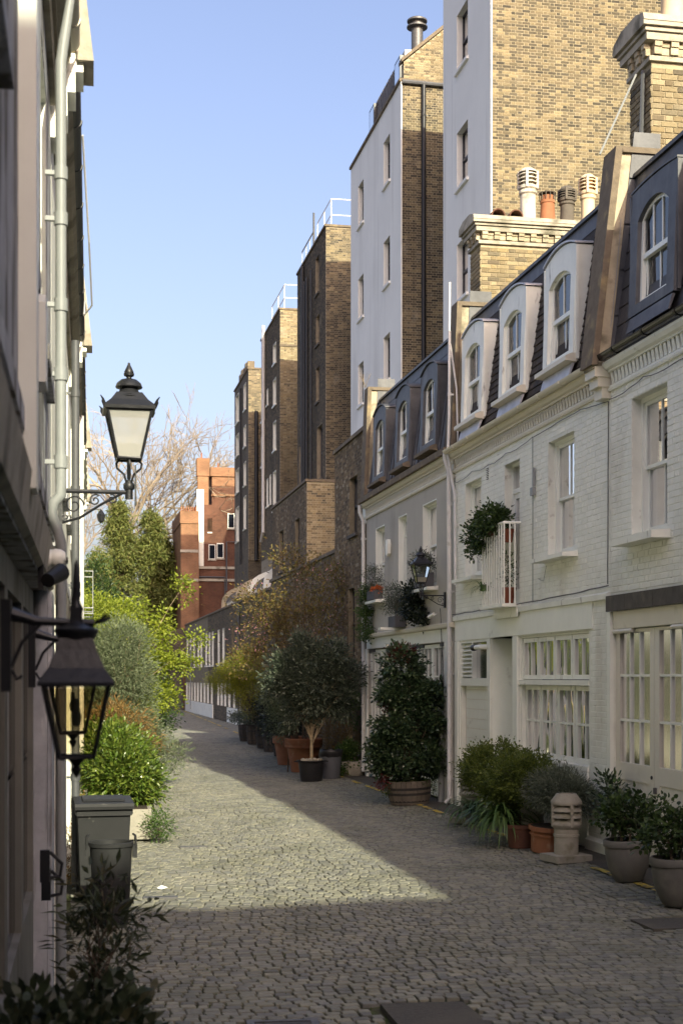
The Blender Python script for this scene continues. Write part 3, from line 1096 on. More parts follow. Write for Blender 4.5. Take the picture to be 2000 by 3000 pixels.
w1 = sash_window(hA, *UPW[2], sill=(.12, .22, .07, 'white_worn'), cur='far')
fb = MB()
fb.lathe([(.0, 0), (.085, 0), (.085, .03), (.06, .05), (.0, .05)], (0, 0, 0), 14)
fb.xf(Matrix.Translation((6.02, -.15, 5.28)) @ Matrix.Rotation(R(90), 4, 'X'))
fb.build('extractor_fan', 'black_plastic', w1)
# french door behind the balcony bars
u0, u1, z0, z1 = UPW[1]
b = MB()
b.box(u0, u0 + .05, -.20, -.12, z0, z1).box(u1 - .05, u1, -.20, -.12, z0, z1).box(u0 + .05, u1 - .05, -.20, -.12, z1 - .05, z1).box(u0 + .05, u1 - .05, -.20, -.12, 5.10, 5.17)
b.box(u0 + .05, u0 + .13, -.19, -.14, z0, 5.10).box(u1 - .13, u1 - .05, -.19, -.14, z0, 5.10).box(u0 + .13, u1 - .13, -.19, -.14, z0, z0 + .25).box(u0 + .13, u1 - .13, -.19, -.14, 5.02, 5.10)
d = b.build('balcony_door', 'white_gloss', hA)
for a in ((u0 + .05, u1 - .05, 5.17, z1 - .05), (u0 + .13, u1 - .13, z0 + .25, 5.02)):
    MB().poly([(a[0], -.165, a[2]), (a[1], -.165, a[2]), (a[1], -.165, a[3]), (a[0], -.165, a[3])]).build('pane', 'window_glass', d)
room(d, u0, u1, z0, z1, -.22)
curtain(d, u0 + .05, u1 - .05, z0, z1, -.30)
# balcony: slab, bars, rail
b = MB()
bu0, bu1, bv, bz = 3.62, 4.78, .26, 4.58
b.box(bu0, bu1, 0.002, bv + .04, 3.31, 3.36)
bal = b.build('balcony', 'white_worn', hA)
for i in range(10):
    u = bu0 + .02 + (bu1 - bu0 - .04) * i / 9
    MB().tube([(u, bv, 3.36), (u, bv, bz)], .014, 6).build('baluster', 'white_gloss', bal)
for vv in (.09, .17):
    for uu in (bu0 + .02, bu1 - .02):
        MB().tube([(uu, vv, 3.36), (uu, vv, bz)], .012, 6).build('baluster', 'white_gloss', bal)
MB().tube([(bu0 + .02, .0, bz), (bu0 + .02, bv, bz), (bu1 - .02, bv, bz), (bu1 - .02, .0, bz)], .020, 6).build('rail', 'white_gloss', bal)
# air vent grille
b = MB()
b.box(5.24, 5.38, .004, .012, 5.44, 5.66)
vg = b.build('air_vent', 'white_gloss', hA)
for i in range(7):
    MB().box(5.25, 5.37, .0125, .02, 5.455 + i * .029, 5.467 + i * .029).build('slat', 'stone_dark', vg)
# string course and smooth fascia
MB().prism([(.003, 3.23), (.055, 3.23), (.06, 3.30), (.02, 3.325), (.003, 3.325)], 'x', .0, LA).build('string_course', 'white_worn', hA)
b = MB()
b.box(.60, 7.28, .004, .022, 2.88, 3.228)
b.build('fascia', 'white_gloss', hA)
MB().box(3.60, 4.80, .056, .075, 3.16, 3.31).build('balcony_bracket', 'white_worn', bal)
# plinth by the brick pier
MB().prism([(.003, -.12), (.07, -.12), (.06, .13), (.003, .17)], 'x', 0, .76).build('plinth', 'white_worn', hA)
# big workshop window
u0, u1, z0, z1 = BIGW
b = MB()
b.box(u0, u1, -.16, .03, z0 - .04, z0 + .03).box(u0, u1, -.12, .01, 2.135, 2.205).box(u0, u0 + .03, -.16, -.03, z0 + .03, 2.135).box(u0, u0 + .03, -.16, -.03, 2.205, z1).box(u1 - .06, u1, -.16, -.03, z0 + .03, 2.135).box(u1 - .06, u1, -.16, -.03, 2.205, z1).box(u0 + .03, u1 - .06, -.16, -.03, z1 - .03, z1)
bw = b.build('workshop_window', 'white_worn', hA)
wdt = (u1 - u0 - .09) / 4
for i in range(4):
    a = u0 + .03 + i * wdt
    panel_lights(hA, a + .012, a + wdt - .012, 2.215, z1 - .035, -.045, 2, 1, 'white_worn', 'old_glass', .062, .03)
    panel_lights(hA, a + .012, a + wdt - .012, z0 + .035, 2.13, -.085, 2, 2, 'white_worn', 'old_glass', .07, .03)
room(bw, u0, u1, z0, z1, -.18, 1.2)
curtain(bw, u0 + .1, u0 + 1.0, z0, z1 - .1, -.34, waves=7)
curtain(bw, u1 - .9, u1 - .1, z0, z1 - .1, -.34, waves=7)
MB().box(u0, u1, .004, .03, .02, z0 - .05).build('stall_riser', 'white_gloss', hA)
# recessed door
u0, u1, z0, z1 = REC
b = MB()
b.box(u0, u1, -.42, -.36, 0, z1).box(u0, u0 + .012, -.36, .0, 0, z1).box(u1 - .012, u1, -.36, .0, 0, z1).box(u0, u1, -.36, .0, z1, z1 + .01)
dr = b.build('door', 'white_gloss', hA)
MB().box(u0 + .12, u1 - .12, -.358, -.345, .04, 2.02).build('door_leaf', 'white_gloss', dr)
MB().box(u0 + .12, u1 - .12, -.358, -.345, 2.06, 2.80).build('door_panel', 'white_gloss', dr)
# garage side: boarded door, louvre and pane over a beam
u0, u1, z0, z1 = GAR
b = MB()
b.box(u0, u1, -.12, .01, 2.10, 2.23).box(u0, u0 + .10, -.12, .012, 2.23, z1).box(u1 - .02, u1 + .0, -.12, .012, 2.23, z1).box(u0 + .93, u0 + .985, -.12, .012, 2.23, z1).box(u0 + .1, u0 + .93, -.12, .008, z1 - .03, z1).box(u0 + .985, u1 - .02, -.12, .008, z1 - .03, z1)
gf = b.build('garage_frame', 'white_gloss', hA)
MB().poly([(u0 + .10, -.06, 2.23), (u0 + .93, -.06, 2.23), (u0 + .93, -.06, z1 - .03), (u0 + .10, -.06, z1 - .03)]).build('pane', 'reeded_glass', gf)
MB().box(u0 + .985, u1 - .02, -.30, -.25, 2.23, z1).build('louvre_back', 'interior', gf)
for i in range(8):
    z = 2.25 + i * .072
    MB().prism([(-.01, z), (-.004, z + .014), (-.10, z + .075), (-.106, z + .061)], 'x', u0 + .985, u1 - .02).build('louvre_slat', 'white_gloss', gf)
b = MB()
b.tube([(u0 + .07, .01, 2.74), (u0 + .10, .10, 2.74), (u0 + .36, .12, 2.735)], .04, 10)
sl_ = b.build('flood_light', 'white_gloss', hA, smooth=True)
MB().tube([(u0 + .36, .12, 2.735), (u0 + .48, .125, 2.73)], [.05, .055], 10).build('lamp_head', 'black_plastic', sl_, smooth=True)
gd = MB().box(u0, u1 - .02, -.14, -.08, 0.02, 2.10).build('garage_door', 'door_cream', hA)
z = .06
while z < 2.05:
    MB().box(u0 + .06, u1 - .1, -.08, -.066, z, z + .155).build('board', 'white_gloss', gd)
    z += .165
MB().box(6.95, 7.27, .004, .03, -.05, 2.87).build('door_post', 'white_gloss', hA)
MB().box(7.02, 7.10, .031, .05, -.05, 2.87).build('door_post', 'white_gloss', hA)
MB().box(3.73, 3.96, .004, .03, -.05, 2.87).build('door_post', 'white_gloss', hA)
MB().box(5.14, 5.27, .004, .03, -.05, 2.87).build('door_post', 'white_gloss', hA)
cornice(hA, 0.0, LA, 'cream_paint')
gutter(hA, .10, LA + .05, 'cream_paint')
vA = lambda P: True
roof(hA, LA, 'tile', 300, 11, DORM)
for uc in DORM:
    dormer(hA, uc, 'white_worn', 'white_gloss', sillm='cream_paint', apron='lead_pale', bars=1, capm='lead_pale')
parapet(hA, LA - .02, LA + .34, .07, near_m='render_old')
chimney(hA, LA + .08, LA + .72, -.47, -3.1, 8.3, 9.93, 10.42, 'brick_stock', 21, 300,
        [('half', -.80, 'terracotta_dark', .3, .13), ('half', -1.13, 'terracotta_dark', .3, .13), ('louvre', -1.46, 'pot_white', 1.0, .17),
         ('plain', -1.83, 'terracotta', .52, .145), ('louvre', -2.20, 'pot_sooty', .72, .15), ('louvre', -2.60, 'pot_cream', .96, .15)])
MB().tube([(LA - .15, .0, 6.3), (LA - .13, .02, 7.3), (LA - .02, .12, 8.2), (LA + .02, .10, 9.2)], .018, 6).build('vent_pipe', 'pipe_white', hA)
# white rain pipes at the joint with the grey house
downpipe(hA, [(7.38, .17, 6.22), (7.40, .17, 6.1), (7.40, .10, 5.9), (7.40, .085, 3.5), (7.40, .085, .12), (7.40, .16, .02)], .043, 'pipe_white',
         [(7.40, .085, z) for z in (5.3, 3.76, 2.3, .45)])
downpipe(hA, [(7.16, .15, 8.3), (7.22, .14, 6.9), (7.30, .14, 6.15), (7.26, .07, 5.65), (7.15, .06, 5.45), (7.13, .055, 3.86)], .026, 'pipe_white',
         [(7.20, .14, 7.2), (7.13, .055, 4.9)])
# cables across the brickwork
cable_run(hA, [(0.02, .03, 5.72), (1.0, .03, 5.80), (2.2, .02, 5.78), (2.98, .03, 5.75), (2.98, .03, 5.05), (2.98, .03, 3.34)], .008)
cable_run(hA, [(2.98, .03, 5.76), (4.3, .025, 5.72), (5.3, .025, 5.68), (6.2, .025, 5.72), (6.9, .03, 5.66), (7.3, .03, 5.70)], .007, sag=.03)
cable_run(hA, [(0.02, .03, 3.40), (1.5, .065, 3.36), (3.2, .065, 3.345), (5.2, .065, 3.34), (7.28, .065, 3.345)], .013)
cable_run(hA, [(0.03, .02, 5.72), (.02, .03, 4.6), (.03, .03, 3.42)], .011)
cable_run(hA, [(2.4, .02, 3.84), (2.5, .03, 3.62), (2.7, .03, 3.66)], .004)
b = MB()
b.box(2.90, 3.02, .012, .06, 4.90, 5.02).box(2.91, 2.95, .012, .05, 5.04, 5.30)
b.build('junction_box', 'pipe_grey', hA)

# ---- near white house N (Y 9.8 .. 17.1): cream garage doors, dark lintel, slate mansard with a lead dormer
YN = 9.8
LN = 7.3
GN = (2.40, 7.21, 0, 2.84)
UPN = [(1.18, 2.24, 3.93, 5.62), (3.4, 4.4, 3.93, 5.62), (5.57, 6.62, 3.93, 5.62)]
hN = thing('white_house', 'near white house with cream glazed garage doors and slate roof', 'house', (RX, YN, 0), R90)
wN = wall_mesh(0, LN, 0, 5.86, UPN + [GN], .40).build('wall', 'joint_white', hN)
lay(wN, 'brick', 'brick_white', (0, 0, 0), (1, 0, 0), (0, 0, 1), (0, 1, 0), LN, 5.86, UPN + [GN], ind=300, seed=5, zmask=lambda u, z: z > 3.28 or u < 2.3, proud=.006, jit=.002, joint=.009)
for i, w in enumerate(UPN):
    sash_window(hN, *w, depth=.12, sill=(.10, .24, .10, 'white_worn'), cur='far')
lin = MB().box(.3, LN - .01, .004, .05, 3.075, 3.25).build('lintel', 'stone_dark', hN)
u = LN - .015
for k, wd in enumerate((.62, .85, .85, .85, .85, .85, .85, .85)):
    MB().box(u - wd + .012, u, .05, .075, 3.065, 3.262).build('lintel_block', 'stone_dark', lin)
    u -= wd
MB().box(2.3, LN - .12, .004, .02, 2.845, 3.06).build('fascia', 'cream_paint', hN)
MB().box(LN - .10, LN - .0, .004, .05, -.06, 3.06).build('door_post', 'white_gloss', hN)
leaf_w = (GN[1] - GN[0]) / 4
for i in range(4):
    a, c = GN[0] + i * leaf_w + .006, GN[0] + (i + 1) * leaf_w - .006
    b = MB()
    v = -.03
    p0, p1 = a + .13, c - .13
    b.box(a, p0, v - .06, v, .03, 2.83).box(p1, c, v - .06, v, .03, 2.83).box(p0, p1, v - .06, v, 2.79, 2.83).box(p0, p1, v - .06, v, .98, 1.19).box(p0, p1, v - .06, v, .03, .10)
    lf = b.build('garage_door', 'door_cream', hN)
    k = 0
    x = p0
    while x < p1 - .02:
        MB().box(x + .004, min(x + .125, p1) - .002, v - .05, v - .012, .10, .98).build('board', 'door_cream', lf)
        x += .125
    cols, rows = 3, 3
    xs = [p0 + (p1 - p0) * j / cols for j in range(cols + 1)]
    zs = [1.19, 1.715, 2.265, 2.79]
    g = MB()
    for x in xs[1:-1]:
        g.box(x - .013, x + .013, v - .05, v - .004, 1.19, 2.79)
    for z in zs[1:-1]:
        for j in range(3):
            g.box(xs[j] + (.013 if j else 0), xs[j + 1] - (.013 if j < 2 else 0), v - .049, v - .006, z - .014, z + .014)
    g.build('glazing_bar', 'white_gloss', lf)
    for j in range(3):
        for k in range(3):
            MB().poly([(xs[j], v - .03, zs[k]), (xs[j + 1], v - .03, zs[k]), (xs[j + 1], v - .03, zs[k + 1]), (xs[j], v - .03, zs[k + 1])]).build('pane', 'reeded_glass', lf)
    h0, h1 = (c - .62, c + .02) if i % 2 else (a - .02, a + .62)
    MB().tube([(h0, v + .03, 2.815), (h1, v + .03, 2.815)], .030, 8).build('hinge', 'door_cream', lf)
    if i == 2:
        MB().box(c - .06, c - .02, v, v + .03, .88, .95).build('padlock', 'cast_iron', lf)
        MB().lathe([(0, 0), (.022, 0), (.022, .012), (0, .012)], (0, 0, 0), 10).xf(Matrix.Translation((c + .08, v + .012, 1.06)) @ Matrix.Rotation(R(90), 4, 'X')).build('lock', 'black_iron', lf)
cornice(hN, 0, LN, 'white_worn')
gutter(hN, 0, LN - .05, 'black_gloss', v=.15, z=6.275, r=.068, step=.92)
MB().box(.0, LN - .02, .0, .11, 6.19, 6.215).build('lead_apron', 'lead', hN)
roof(hN, LN, 'slate', 300, 13, DORM[:1] + [3.9] + [6.0])
for uc in (1.6, 3.8, 6.0):
    dormer(hN, uc, 'lead', 'white_gloss', bars=2, wd=1.32, z0=6.60, zs=8.10, crest=.03, over=.01, apron='lead', winw=.90, wz0=6.72, wz1=7.72, wr=.17)
parapet(hN, LN - .06, LN + .32, .25, near_m='render_old', vt=-.07, ztop=8.92)
chimney(hN, LN + .10, LN + .80, -.58, -3.2, 8.3, 10.10, 10.66, 'brick_stock', 31, 300,
        [('tall', -1.02, 'pot_cream', 1.0, .15), ('tall', -1.42, 'pot_cream', 1.0, .15), ('tall', -1.85, 'pot_cream', .9, .15)])
MB().tube([(LN + .25, .05, 8.92), (LN + .30, -.46, 10.0)], .014, 6).build('stay_rod', 'pipe_grey', hN)
MB().tube([(LN + .30, -.52, 8.9), (LN + .28, -.55, 10.05)], .03, 6).build('soil_pipe', 'pipe_dark', hN)
cable_run(hN, [(LN - .02, .03, 5.74), (6.2, .03, 5.80), (5.2, .03, 5.78), (3.0, .03, 5.8)], .008, sag=.03)
cable_run(hN, [(LN - .02, .03, 6.5), (LN - .06, -.05, 7.3), (LN - .09, -.1, 8.0)], .006, 'pipe_grey')
MB().box(4.45, 4.80, .012, .10, 4.2, 4.75).build('alarm_box', 'white_gloss', hN)

# ---- grey rendered house B (Y 24.4 .. 32.0)
YB = 24.4
LB = 7.6
UPB = [(1.32, 2.38, 3.93, 5.56), (3.67, 4.43, 3.93, 5.55), (5.70, 6.64, 3.93, 5.54)]
GB = (.66, 7.34, 0, 2.88)
hB = thing('grey_house', 'grey rendered mews house with lead dormers and cream cornice', 'house', (RX, YB, 0), R90)
wall_mesh(0, LB, 0, 5.86, UPB + [GB], .40).build('wall', 'grey_render', hB)
sash_window(hB, *UPB[0], sill=(.12, .22, .07, 'white_gloss'), cur='far', lining=1)
sash_window(hB, *UPB[2], sill=(.12, .22, .07, 'white_gloss'), cur='both', lining=1)
sash_window(hB, *UPB[1], cur='all', lining=1, zm=5.15)
MB().prism([(.003, 3.12), (.10, 3.14), (.11, 3.20), (.02, 3.23), (.003, 3.23)], 'x', .02, LB - .35).build('string_course', 'cream_paint', hB)
MB().box(.3, LB - .1, .004, .02, 2.89, 3.118).build('fascia', 'white_gloss', hB)
lw = (GB[1] - GB[0]) / 6
for i in range(6):
    a, c = GB[0] + i * lw + .006, GB[0] + (i + 1) * lw - .006
    b = MB()
    v = -.04
    p0, p1 = a + .10, c - .10
    b.box(a, p0, v - .06, v, .03, 2.86).box(p1, c, v - .06, v, .03, 2.86).box(p0, p1, v - .06, v, 2.79, 2.86).box(p0, p1, v - .06, v, .95, 1.20).box(p0, p1, v - .06, v, .03, .10).box(p0, p1, v - .055, v - .02, .10, .95)
    lf = b.build('garage_door', 'white_gloss', hB)
    xs = [p0 + (p1 - p0) * j / 3 for j in range(4)]
    zs = [1.20, 1.73, 2.26, 2.79]
    g = MB()
    for x in xs[1:-1]:
        g.box(x - .016, x + .016, v - .05, v - .004, 1.20, 2.79)
    for z in zs[1:-1]:
        for j in range(3):
            g.box(xs[j] + (.016 if j else 0), xs[j + 1] - (.016 if j < 2 else 0), v - .049, v - .006, z - .016, z + .016)
    g.build('glazing_bar', 'white_gloss', lf)
    for j in range(3):
        for k in range(3):
            MB().poly([(xs[j], v - .03, zs[k]), (xs[j + 1], v - .03, zs[k]), (xs[j + 1], v - .03, zs[k + 1]), (xs[j], v - .03, zs[k + 1])]).build('pane', 'dark_glass', lf)
    for z in (2.84, .22):
        hx = (c - .5, c + .02) if i % 2 else (a - .02, a + .5)
        MB().box(hx[0], hx[1], v, v + .02, z - .03, z + .03).build('hinge', 'black_iron', lf)
MB().box(.16, .64, .004, .04, -.06, 2.89).build('door_post', 'white_gloss', hB)
MB().box(7.36, 7.56, .004, .04, -.06, 2.89).build('door_post', 'white_gloss', hB)
downpipe(hB, [(LB - .02, .16, 6.16), (LB - .02, .16, 6.0), (LB - .03, .08, 5.8), (LB - .03, .08, 2.0), (LB - .03, .08, .1)], .042, 'pipe_white', [(LB - .03, .08, z) for z in (5.4, 3.1, 1.6)])
downpipe(hB, [(.62, .10, 1.55), (.62, .10, -.05)], .055, 'pipe_grey')
b = MB()
b.prism([(5.10, 4.86), (5.08, 5.06), (5.12, 5.16), (5.26, 5.16), (5.30, 5.06), (5.28, 4.86), (5.19, 4.80)], 'y', .004, .075)
b.build('alarm_box', 'white_gloss', hB)
cornice(hB, 0.0, LB, 'cream_paint')
MB().box(.05, LB, .0, .20, 6.19, 6.30).build('gutter', 'coping', hB)
roof(hB, LB, 'lead', 0, 17, DORM)
for uc in DORM:
    dormer(hB, uc, 'lead', 'white_gloss', sillm='coping', bars=1, wd=1.20, z0=6.46, zs=8.04, crest=.13, winw=.84)
parapet(hB, LB - .06, LB + .30, .05, near_m='render_old', back=-1.0, corb_m='white_worn')
MB().tube([(LB + .1, .05, 8.86), (LB + .11, .04, 9.05), (LB + .16, .03, 9.2)], .004, 4).build('weed_stem', 'bark_pale', hB)
sx = MB()
for k in range(9):
    a = random.uniform(0, 6.28)
    sx.tube([(LB + .1, .0, 8.86), (LB + .1 + .05 * math.cos(a), .05 * math.sin(a), 9.0), (LB + .1 + .14 * math.cos(a), .14 * math.sin(a), 9.12 + random.random() * .12)], .003, 3)
sx.build('weed', 'bark_pale', hB)

# window-box plant boxes, camera, cable on the grey house come with the small things below


# ------------------------------------------------------------------ brick walls and buildings further along the right
def flat_window(parent, u0, u1, z0, z1, d=.14, fm='dark_frame', gm='dark_glass', sill=None, lining=None, name='window', cols=1):
    """plain two-light window set back in its reveal"""
    b = MB()
    f = .045
    v0, v1 = -d - .06, -d
    b.box(u0, u0 + f, v0, v1, z0, z1).box(u1 - f, u1, v0, v1, z0, z1).box(u0 + f, u1 - f, v0, v1, z1 - f, z1).box(u0 + f, u1 - f, v0, v1, z0, z0 + f)
    zm = (z0 + z1) / 2
    b.box(u0 + f, u1 - f, v0, v1 + .015, zm - .025, zm + .025)
    w = b.build(name, fm, parent)
    if lining:
        q = MB()
        q.box(u0, u0 + .025, v1, .012, z0, z1).box(u1 - .025, u1, v1, .012, z0, z1).box(u0 + .025, u1 - .025, v1, .012, z1 - .025, z1)
        q.build('lining', lining, w)
    for a, c in ((z0 + f, zm - .025), (zm + .025, z1 - f)):
        MB().poly([(u0 + f, v0 + .03, a), (u1 - f, v0 + .03, a), (u1 - f, v0 + .03, c), (u0 + f, v0 + .03, c)]).build('pane', gm, w)
    if sill:
        MB().prism([(v1, z0), (.07, z0 - .02), (.07, z0 - .10), (v1, z0 - .10)], 'x', u0 - .08, u1 + .08).build('sill', sill, w)
    return w


def brick_building(nm, label, X, Y0, Y1, H, depth, wins, bm, mort, ind, seed, endind=0, endm=None, endmort=None, win=None, cop='coping', cat='building', frontbrick=True, base=0, endzmin=0, endw=None, group=None, frontm=None, vis=None, endvis=None, zlay=None):
    L = Y1 - Y0
    t = thing(nm, label, cat, (X, Y0, 0), R90, group)
    b = wall_mesh(0, L, base, H, wins, .35)
    b.poly([(0, -.35, base), (0, -depth, base), (0, -depth, H), (0, -.35, H)])
    b.poly([(L, -.35, base), (L, -depth, base), (L, -depth, H), (L, -.35, H)])
    b.poly([(0, -depth, base), (L, -depth, base), (L, -depth, H), (0, -depth, H)])
    b.poly([(0, -.35, H), (L, -.35, H), (L, -depth, H), (0, -depth, H)])
    w = b.build('wall', frontm or mort, t)
    if frontbrick:
        lay(w, 'brick', bm, (0, 0, base), (1, 0, 0), (0, 0, 1), (0, 1, 0), L, H - base, [(a, c, d - base, e - base) for a, c, d, e in wins], ind=ind, seed=seed, vis=vis, zmask=zlay)
    if endm:
        ew = endw or depth
        e = MB().box(-.05, -.001, -ew, -.004, endzmin, H).build('end_wall', endmort, t)
        lay(e, 'brick', endm, (-.05, -.004, endzmin), (0, -1, 0), (0, 0, 1), (-1, 0, 0), ew - .004, H - endzmin, ind=endind, seed=seed + 50, vis=endvis)
    if cop:
        MB().box(-.10, L + .02, -.38, .06, H, H + .09).box(-.10, .32, -depth, -.38, H, H + .09).build('coping', cop, t)
    if win:
        for k, (a, c, d, e) in enumerate(wins):
            win(t, a, c, d, e, k)
    return t


# brown brick building next to the grey house (Y 32.1 .. 36.1, 8 m) and the lower wall beyond (to 47.9)
def wn3(t, a, c, d, e, k):
    flat_window(t, a, c, d, e, .12, 'black_iron', 'dark_glass', sill='stone_dark' if d > 2 else None)


brick_building('brown_brick_building', 'tall brown brick block between the grey house and the lower wall', RX + .05, 32.4, 36.15, 7.95, 6, [(.86, 1.80, 5.70, 7.06), (1.20, 1.98, 2.72, 4.40), (3.42, 3.70, 2.9, 4.4), (.33, 1.15, 0.02, 1.85)],
               'brick_brown', 'mortar_soot', 300, 41, win=wn3, cop='coping', vis=lambda P: P.z > 1.9)
brick_building('brick_wall_house', 'low brown brick house behind the flowering cherry', RX + .10, 36.16, 48.1, 5.45, 5.8, [(.9, 1.6, .02, 2.1), (3.2, 4.1, .9, 2.2), (6, 6.9, 2.9, 4.2), (8.6, 9.5, 2.9, 4.2), (8.4, 9.6, .02, 2.1)],
               'brick_brown', 'mortar_soot', 300, 43, win=wn3, vis=lambda P: P.z > 2.2 and P.y < 44)
brick_building('brick_extension', 'brown brick extension with sunlit end wall and flat stone coping', 8.1, 48.25, 56.5, 8.92, 6, [(1.5, 2.45, 6.45, 7.87), (5.3, 6.35, 6.3, 7.84), (1.4, 2.4, 3.0, 4.6), (5.2, 6.2, 3.0, 4.6)],
               'brick_brown', 'mortar_soot', 300, 45, endind=300, endm='brick_stock', endmort='mortar_pale', win=wn3, endzmin=4.8, endw=2.6, endvis=lambda P: P.z > 5.3 and P.x < 9.6, vis=lambda P: P.z > 6)


# long two-storey row with white window reveals (Y 56.5 .. 98)
def wn6(t, a, c, d, e, k):
    blk = (d > 2 and a < 15)
    flat_window(t, a, c, d, e, .16, 'black_iron' if blk else 'white_gloss', 'dark_glass', lining=None if blk else 'white_gloss', sill=None if blk or d < 2 else 'white_gloss')


rw = []
for y in (59.5, 62.3, 65.0, 67.64, 69.64):
    rw.append((y - 56.5, y - 56.5 + .85, 3.3, 4.78))
for y in (73.77, 76.1, 79.2, 81.0, 82.95, 86.0, 88.0, 91.0, 93.5, 96.0):
    rw.append((y - 56.5, y - 56.5 + .9, 2.95, 4.8))
for y in (66.9, 68.9, 71.0, 72.9, 74.6, 76.3, 79.7, 81.9, 84.0, 86.2, 88.3, 90.4, 92.5, 94.4, 96.3):
    rw.append((y - 56.5, y - 56.5 + .95, .76, 1.92))
t6 = brick_building('terrace_row', 'long dark brick row with two rows of slim white windows', 8.1, 56.55, 98.2, 5.78, 2.25, rw, 'brick_soot', 'mortar_soot', 0, 47, win=wn6, zlay=lambda u, z: u < 26)
MB().box(9.4, 15.8, .002, .05, -.3, .74).build('white_plinth', 'white_worn', t6)
MB().box(22.9, 41.4, .002, .05, -.3, .74).build('white_plinth', 'white_worn', t6)
downpipe(t6, [(10.6, .07, 6.2), (10.6, .07, .2)], .06, 'pipe_dark')
downpipe(t6, [(36.8, .07, 4), (36.8, .07, .2)], .04, 'pipe_grey')


def arched_canopy(yy0, yy1, m, rm, label):
    """curved roof dormer over the row: arched cheek boards, standing-seam curved roof, glazed front"""
    t = thing('arched_dormer', label, 'dormer', (8.25, yy0, 5.87), R90)
    L = yy1 - yy0
    n = 10
    prof = [(0, 0)] + [(-1.5 * (1 - math.cos(math.pi / 2 * i / n)), .25 + .75 * math.sin(math.pi / 2 * i / n)) for i in range(n + 1)] + [(-1.5, 0)]
    for a, c in ((-.10, .06), (L - .06, L + .10)):
        MB().prism([(.22, 0)] + [(p[0] + .22 * math.cos(math.pi / 2 * i / 10.0), p[1] + .26 * math.sin(math.pi / 2 * i / 10.0)) for i, p in enumerate(prof[1:-1])] + [(-1.5, 0)], 'x', a, c).build('cheek', m, t)
    r = MB()
    arc = prof[1:-1]
    for i in range(len(arc) - 1):
        r.poly([(0, arc[i][0], arc[i][1]), (L, arc[i][0], arc[i][1]), (L, arc[i + 1][0], arc[i + 1][1]), (0, arc[i + 1][0], arc[i + 1][1])])
    rf = r.build('curved_roof', rm, t, smooth=True)
    u = .3
    while u < L - .1:
        MB().tube([(u, p[0] + .01, p[1] + .01) for p in arc], .02, 4).build('seam', rm, rf)
        u += .45
    k = 0
    while k * .6 < L - .3:
        MB().box(k * .6 + .1, k * .6 + .62, -.06, -.02, .02, .26).build('pane', 'dark_glass', t)
        MB().box(k * .6 + .06, k * .6 + .10, -.06, .01, .0, .27).build('glazing_bar', 'white_gloss', t)
        k += 1


arched_canopy(58.6, 63.9, 'white_gloss', 'lead', 'white cheeked curved roof dormer with seamed grey roof above the cherry tree')
arched_canopy(68.4, 74.6, 'render_old', 'lead', 'dull grey curved roof dormer further along the dark brick row')

# ---- the tall terrace behind: five rear wings and the main block
TX = 10.4


def tall_sash(m, sill, lin=None):
    def f(t, a, c, d, e, k):
        flat_window(t, a, c, d, e, .16, m, 'tall_glass', sill=sill, lining=lin, name='window')
    return f


glass('tall_glass', ior=1.9, rough=.02, dull=(.012, .014, .02))
b1w = [(2.01, 3.08, z, z + 1.52) for z in (9.1, 12.40, 15.42, 18.60)]
t = brick_building('white_tower_wing', 'tall smooth white rendered wing with sunlit yellow brick flank', TX, 34.4, 38.9, 22.1, 8, b1w, None, None, 0, 51, endind=300, endm='brick_stock_dark', endmort='mortar_pale', win=tall_sash('dark_frame', 'white_render'), frontbrick=False,
                   frontm='white_render', endzmin=8.0, cop='white_render', endvis=lambda P: P.z > 12.2 and P.x > 10.5)
MB().box(-.085, .03, -.035, .006, 8, 22.1).build('corner_bead', 'white_render', t)
b2w = [(1.50, 2.45, z, z + 1.50) for z in (8.9, 12.02, 15.18, 18.50)] + [(5.71, 6.64, z, z + 1.48) for z in (8.9, 12.02, 15.12, 18.47)]
t = brick_building('white_tower_wing', 'tall white rendered wing with grey zinc attic and steel flue', TX, 44.1, 52.1, 21.05, 8, b2w, None, None, 0, 53, endind=300, endm='brick_stock_dark', endmort='mortar_pale', win=tall_sash('dark_frame', 'white_render'), frontbrick=False,
                   frontm='white_render', endzmin=8.0, cop='coping', endw=2.6, endvis=lambda P: P.x < 12 and P.z > 13)
MB().box(-.085, .03, -.035, .006, 8, 21.05).build('corner_bead', 'white_render', t)
q = MB()
q.prism([(-.30, 21.1), (-.42, 22.60), (-3.0, 22.75), (-3.0, 21.1)], 'x', 1.15, 6.1)
at = q.build('attic', 'lead', t)
for k in range(11):
    u = 2.25 + k * .30
    MB().tube([(u, -.29, 21.12), (u, -.41, 22.58)], .022, 4).build('seam', 'lead', at)
for a in (1.22, 5.2):
    MB().box(a, a + .8, -.41, -.27, 21.25, 22.45).build('attic_window', 'dark_frame', at)
    MB().poly([(a + .08, -.265, 21.35), (a + .72, -.265, 21.35), (a + .72, -.265, 22.38), (a + .08, -.265, 22.38)]).build('pane', 'window_glass', at)
MB().poly([(1.148, -.30, 21.1), (1.148, -.42, 22.60), (1.148, -1.6, 22.66), (1.148, -.75, 21.7), (1.148, -.6, 21.1)]).build('attic_end', 'lead_pale', at)
g = MB().prism([(-.1, 21.1), (-.1, 21.68), (-1.45, 22.85), (-3.2, 24.3), (-5, 24.3), (-5, 21.1)], 'x', -.04, .3).build('gable', 'mortar_pale', t)
lay(g, 'brick', 'brick_stock', (-.041, -.10, 21.10), (0, -1, 0), (0, 0, 1), (-1, 0, 0), 3.0, 3.0, ind=160, seed=88, zmask=lambda u, z: z < .55 + max(0, u) * .85)
MB().prism([(-.02, 21.66), (-.02, 21.78), (-3.2, 24.5), (-3.2, 24.36)], 'x', -.10, .34).build('gable_coping', 'coping', t)
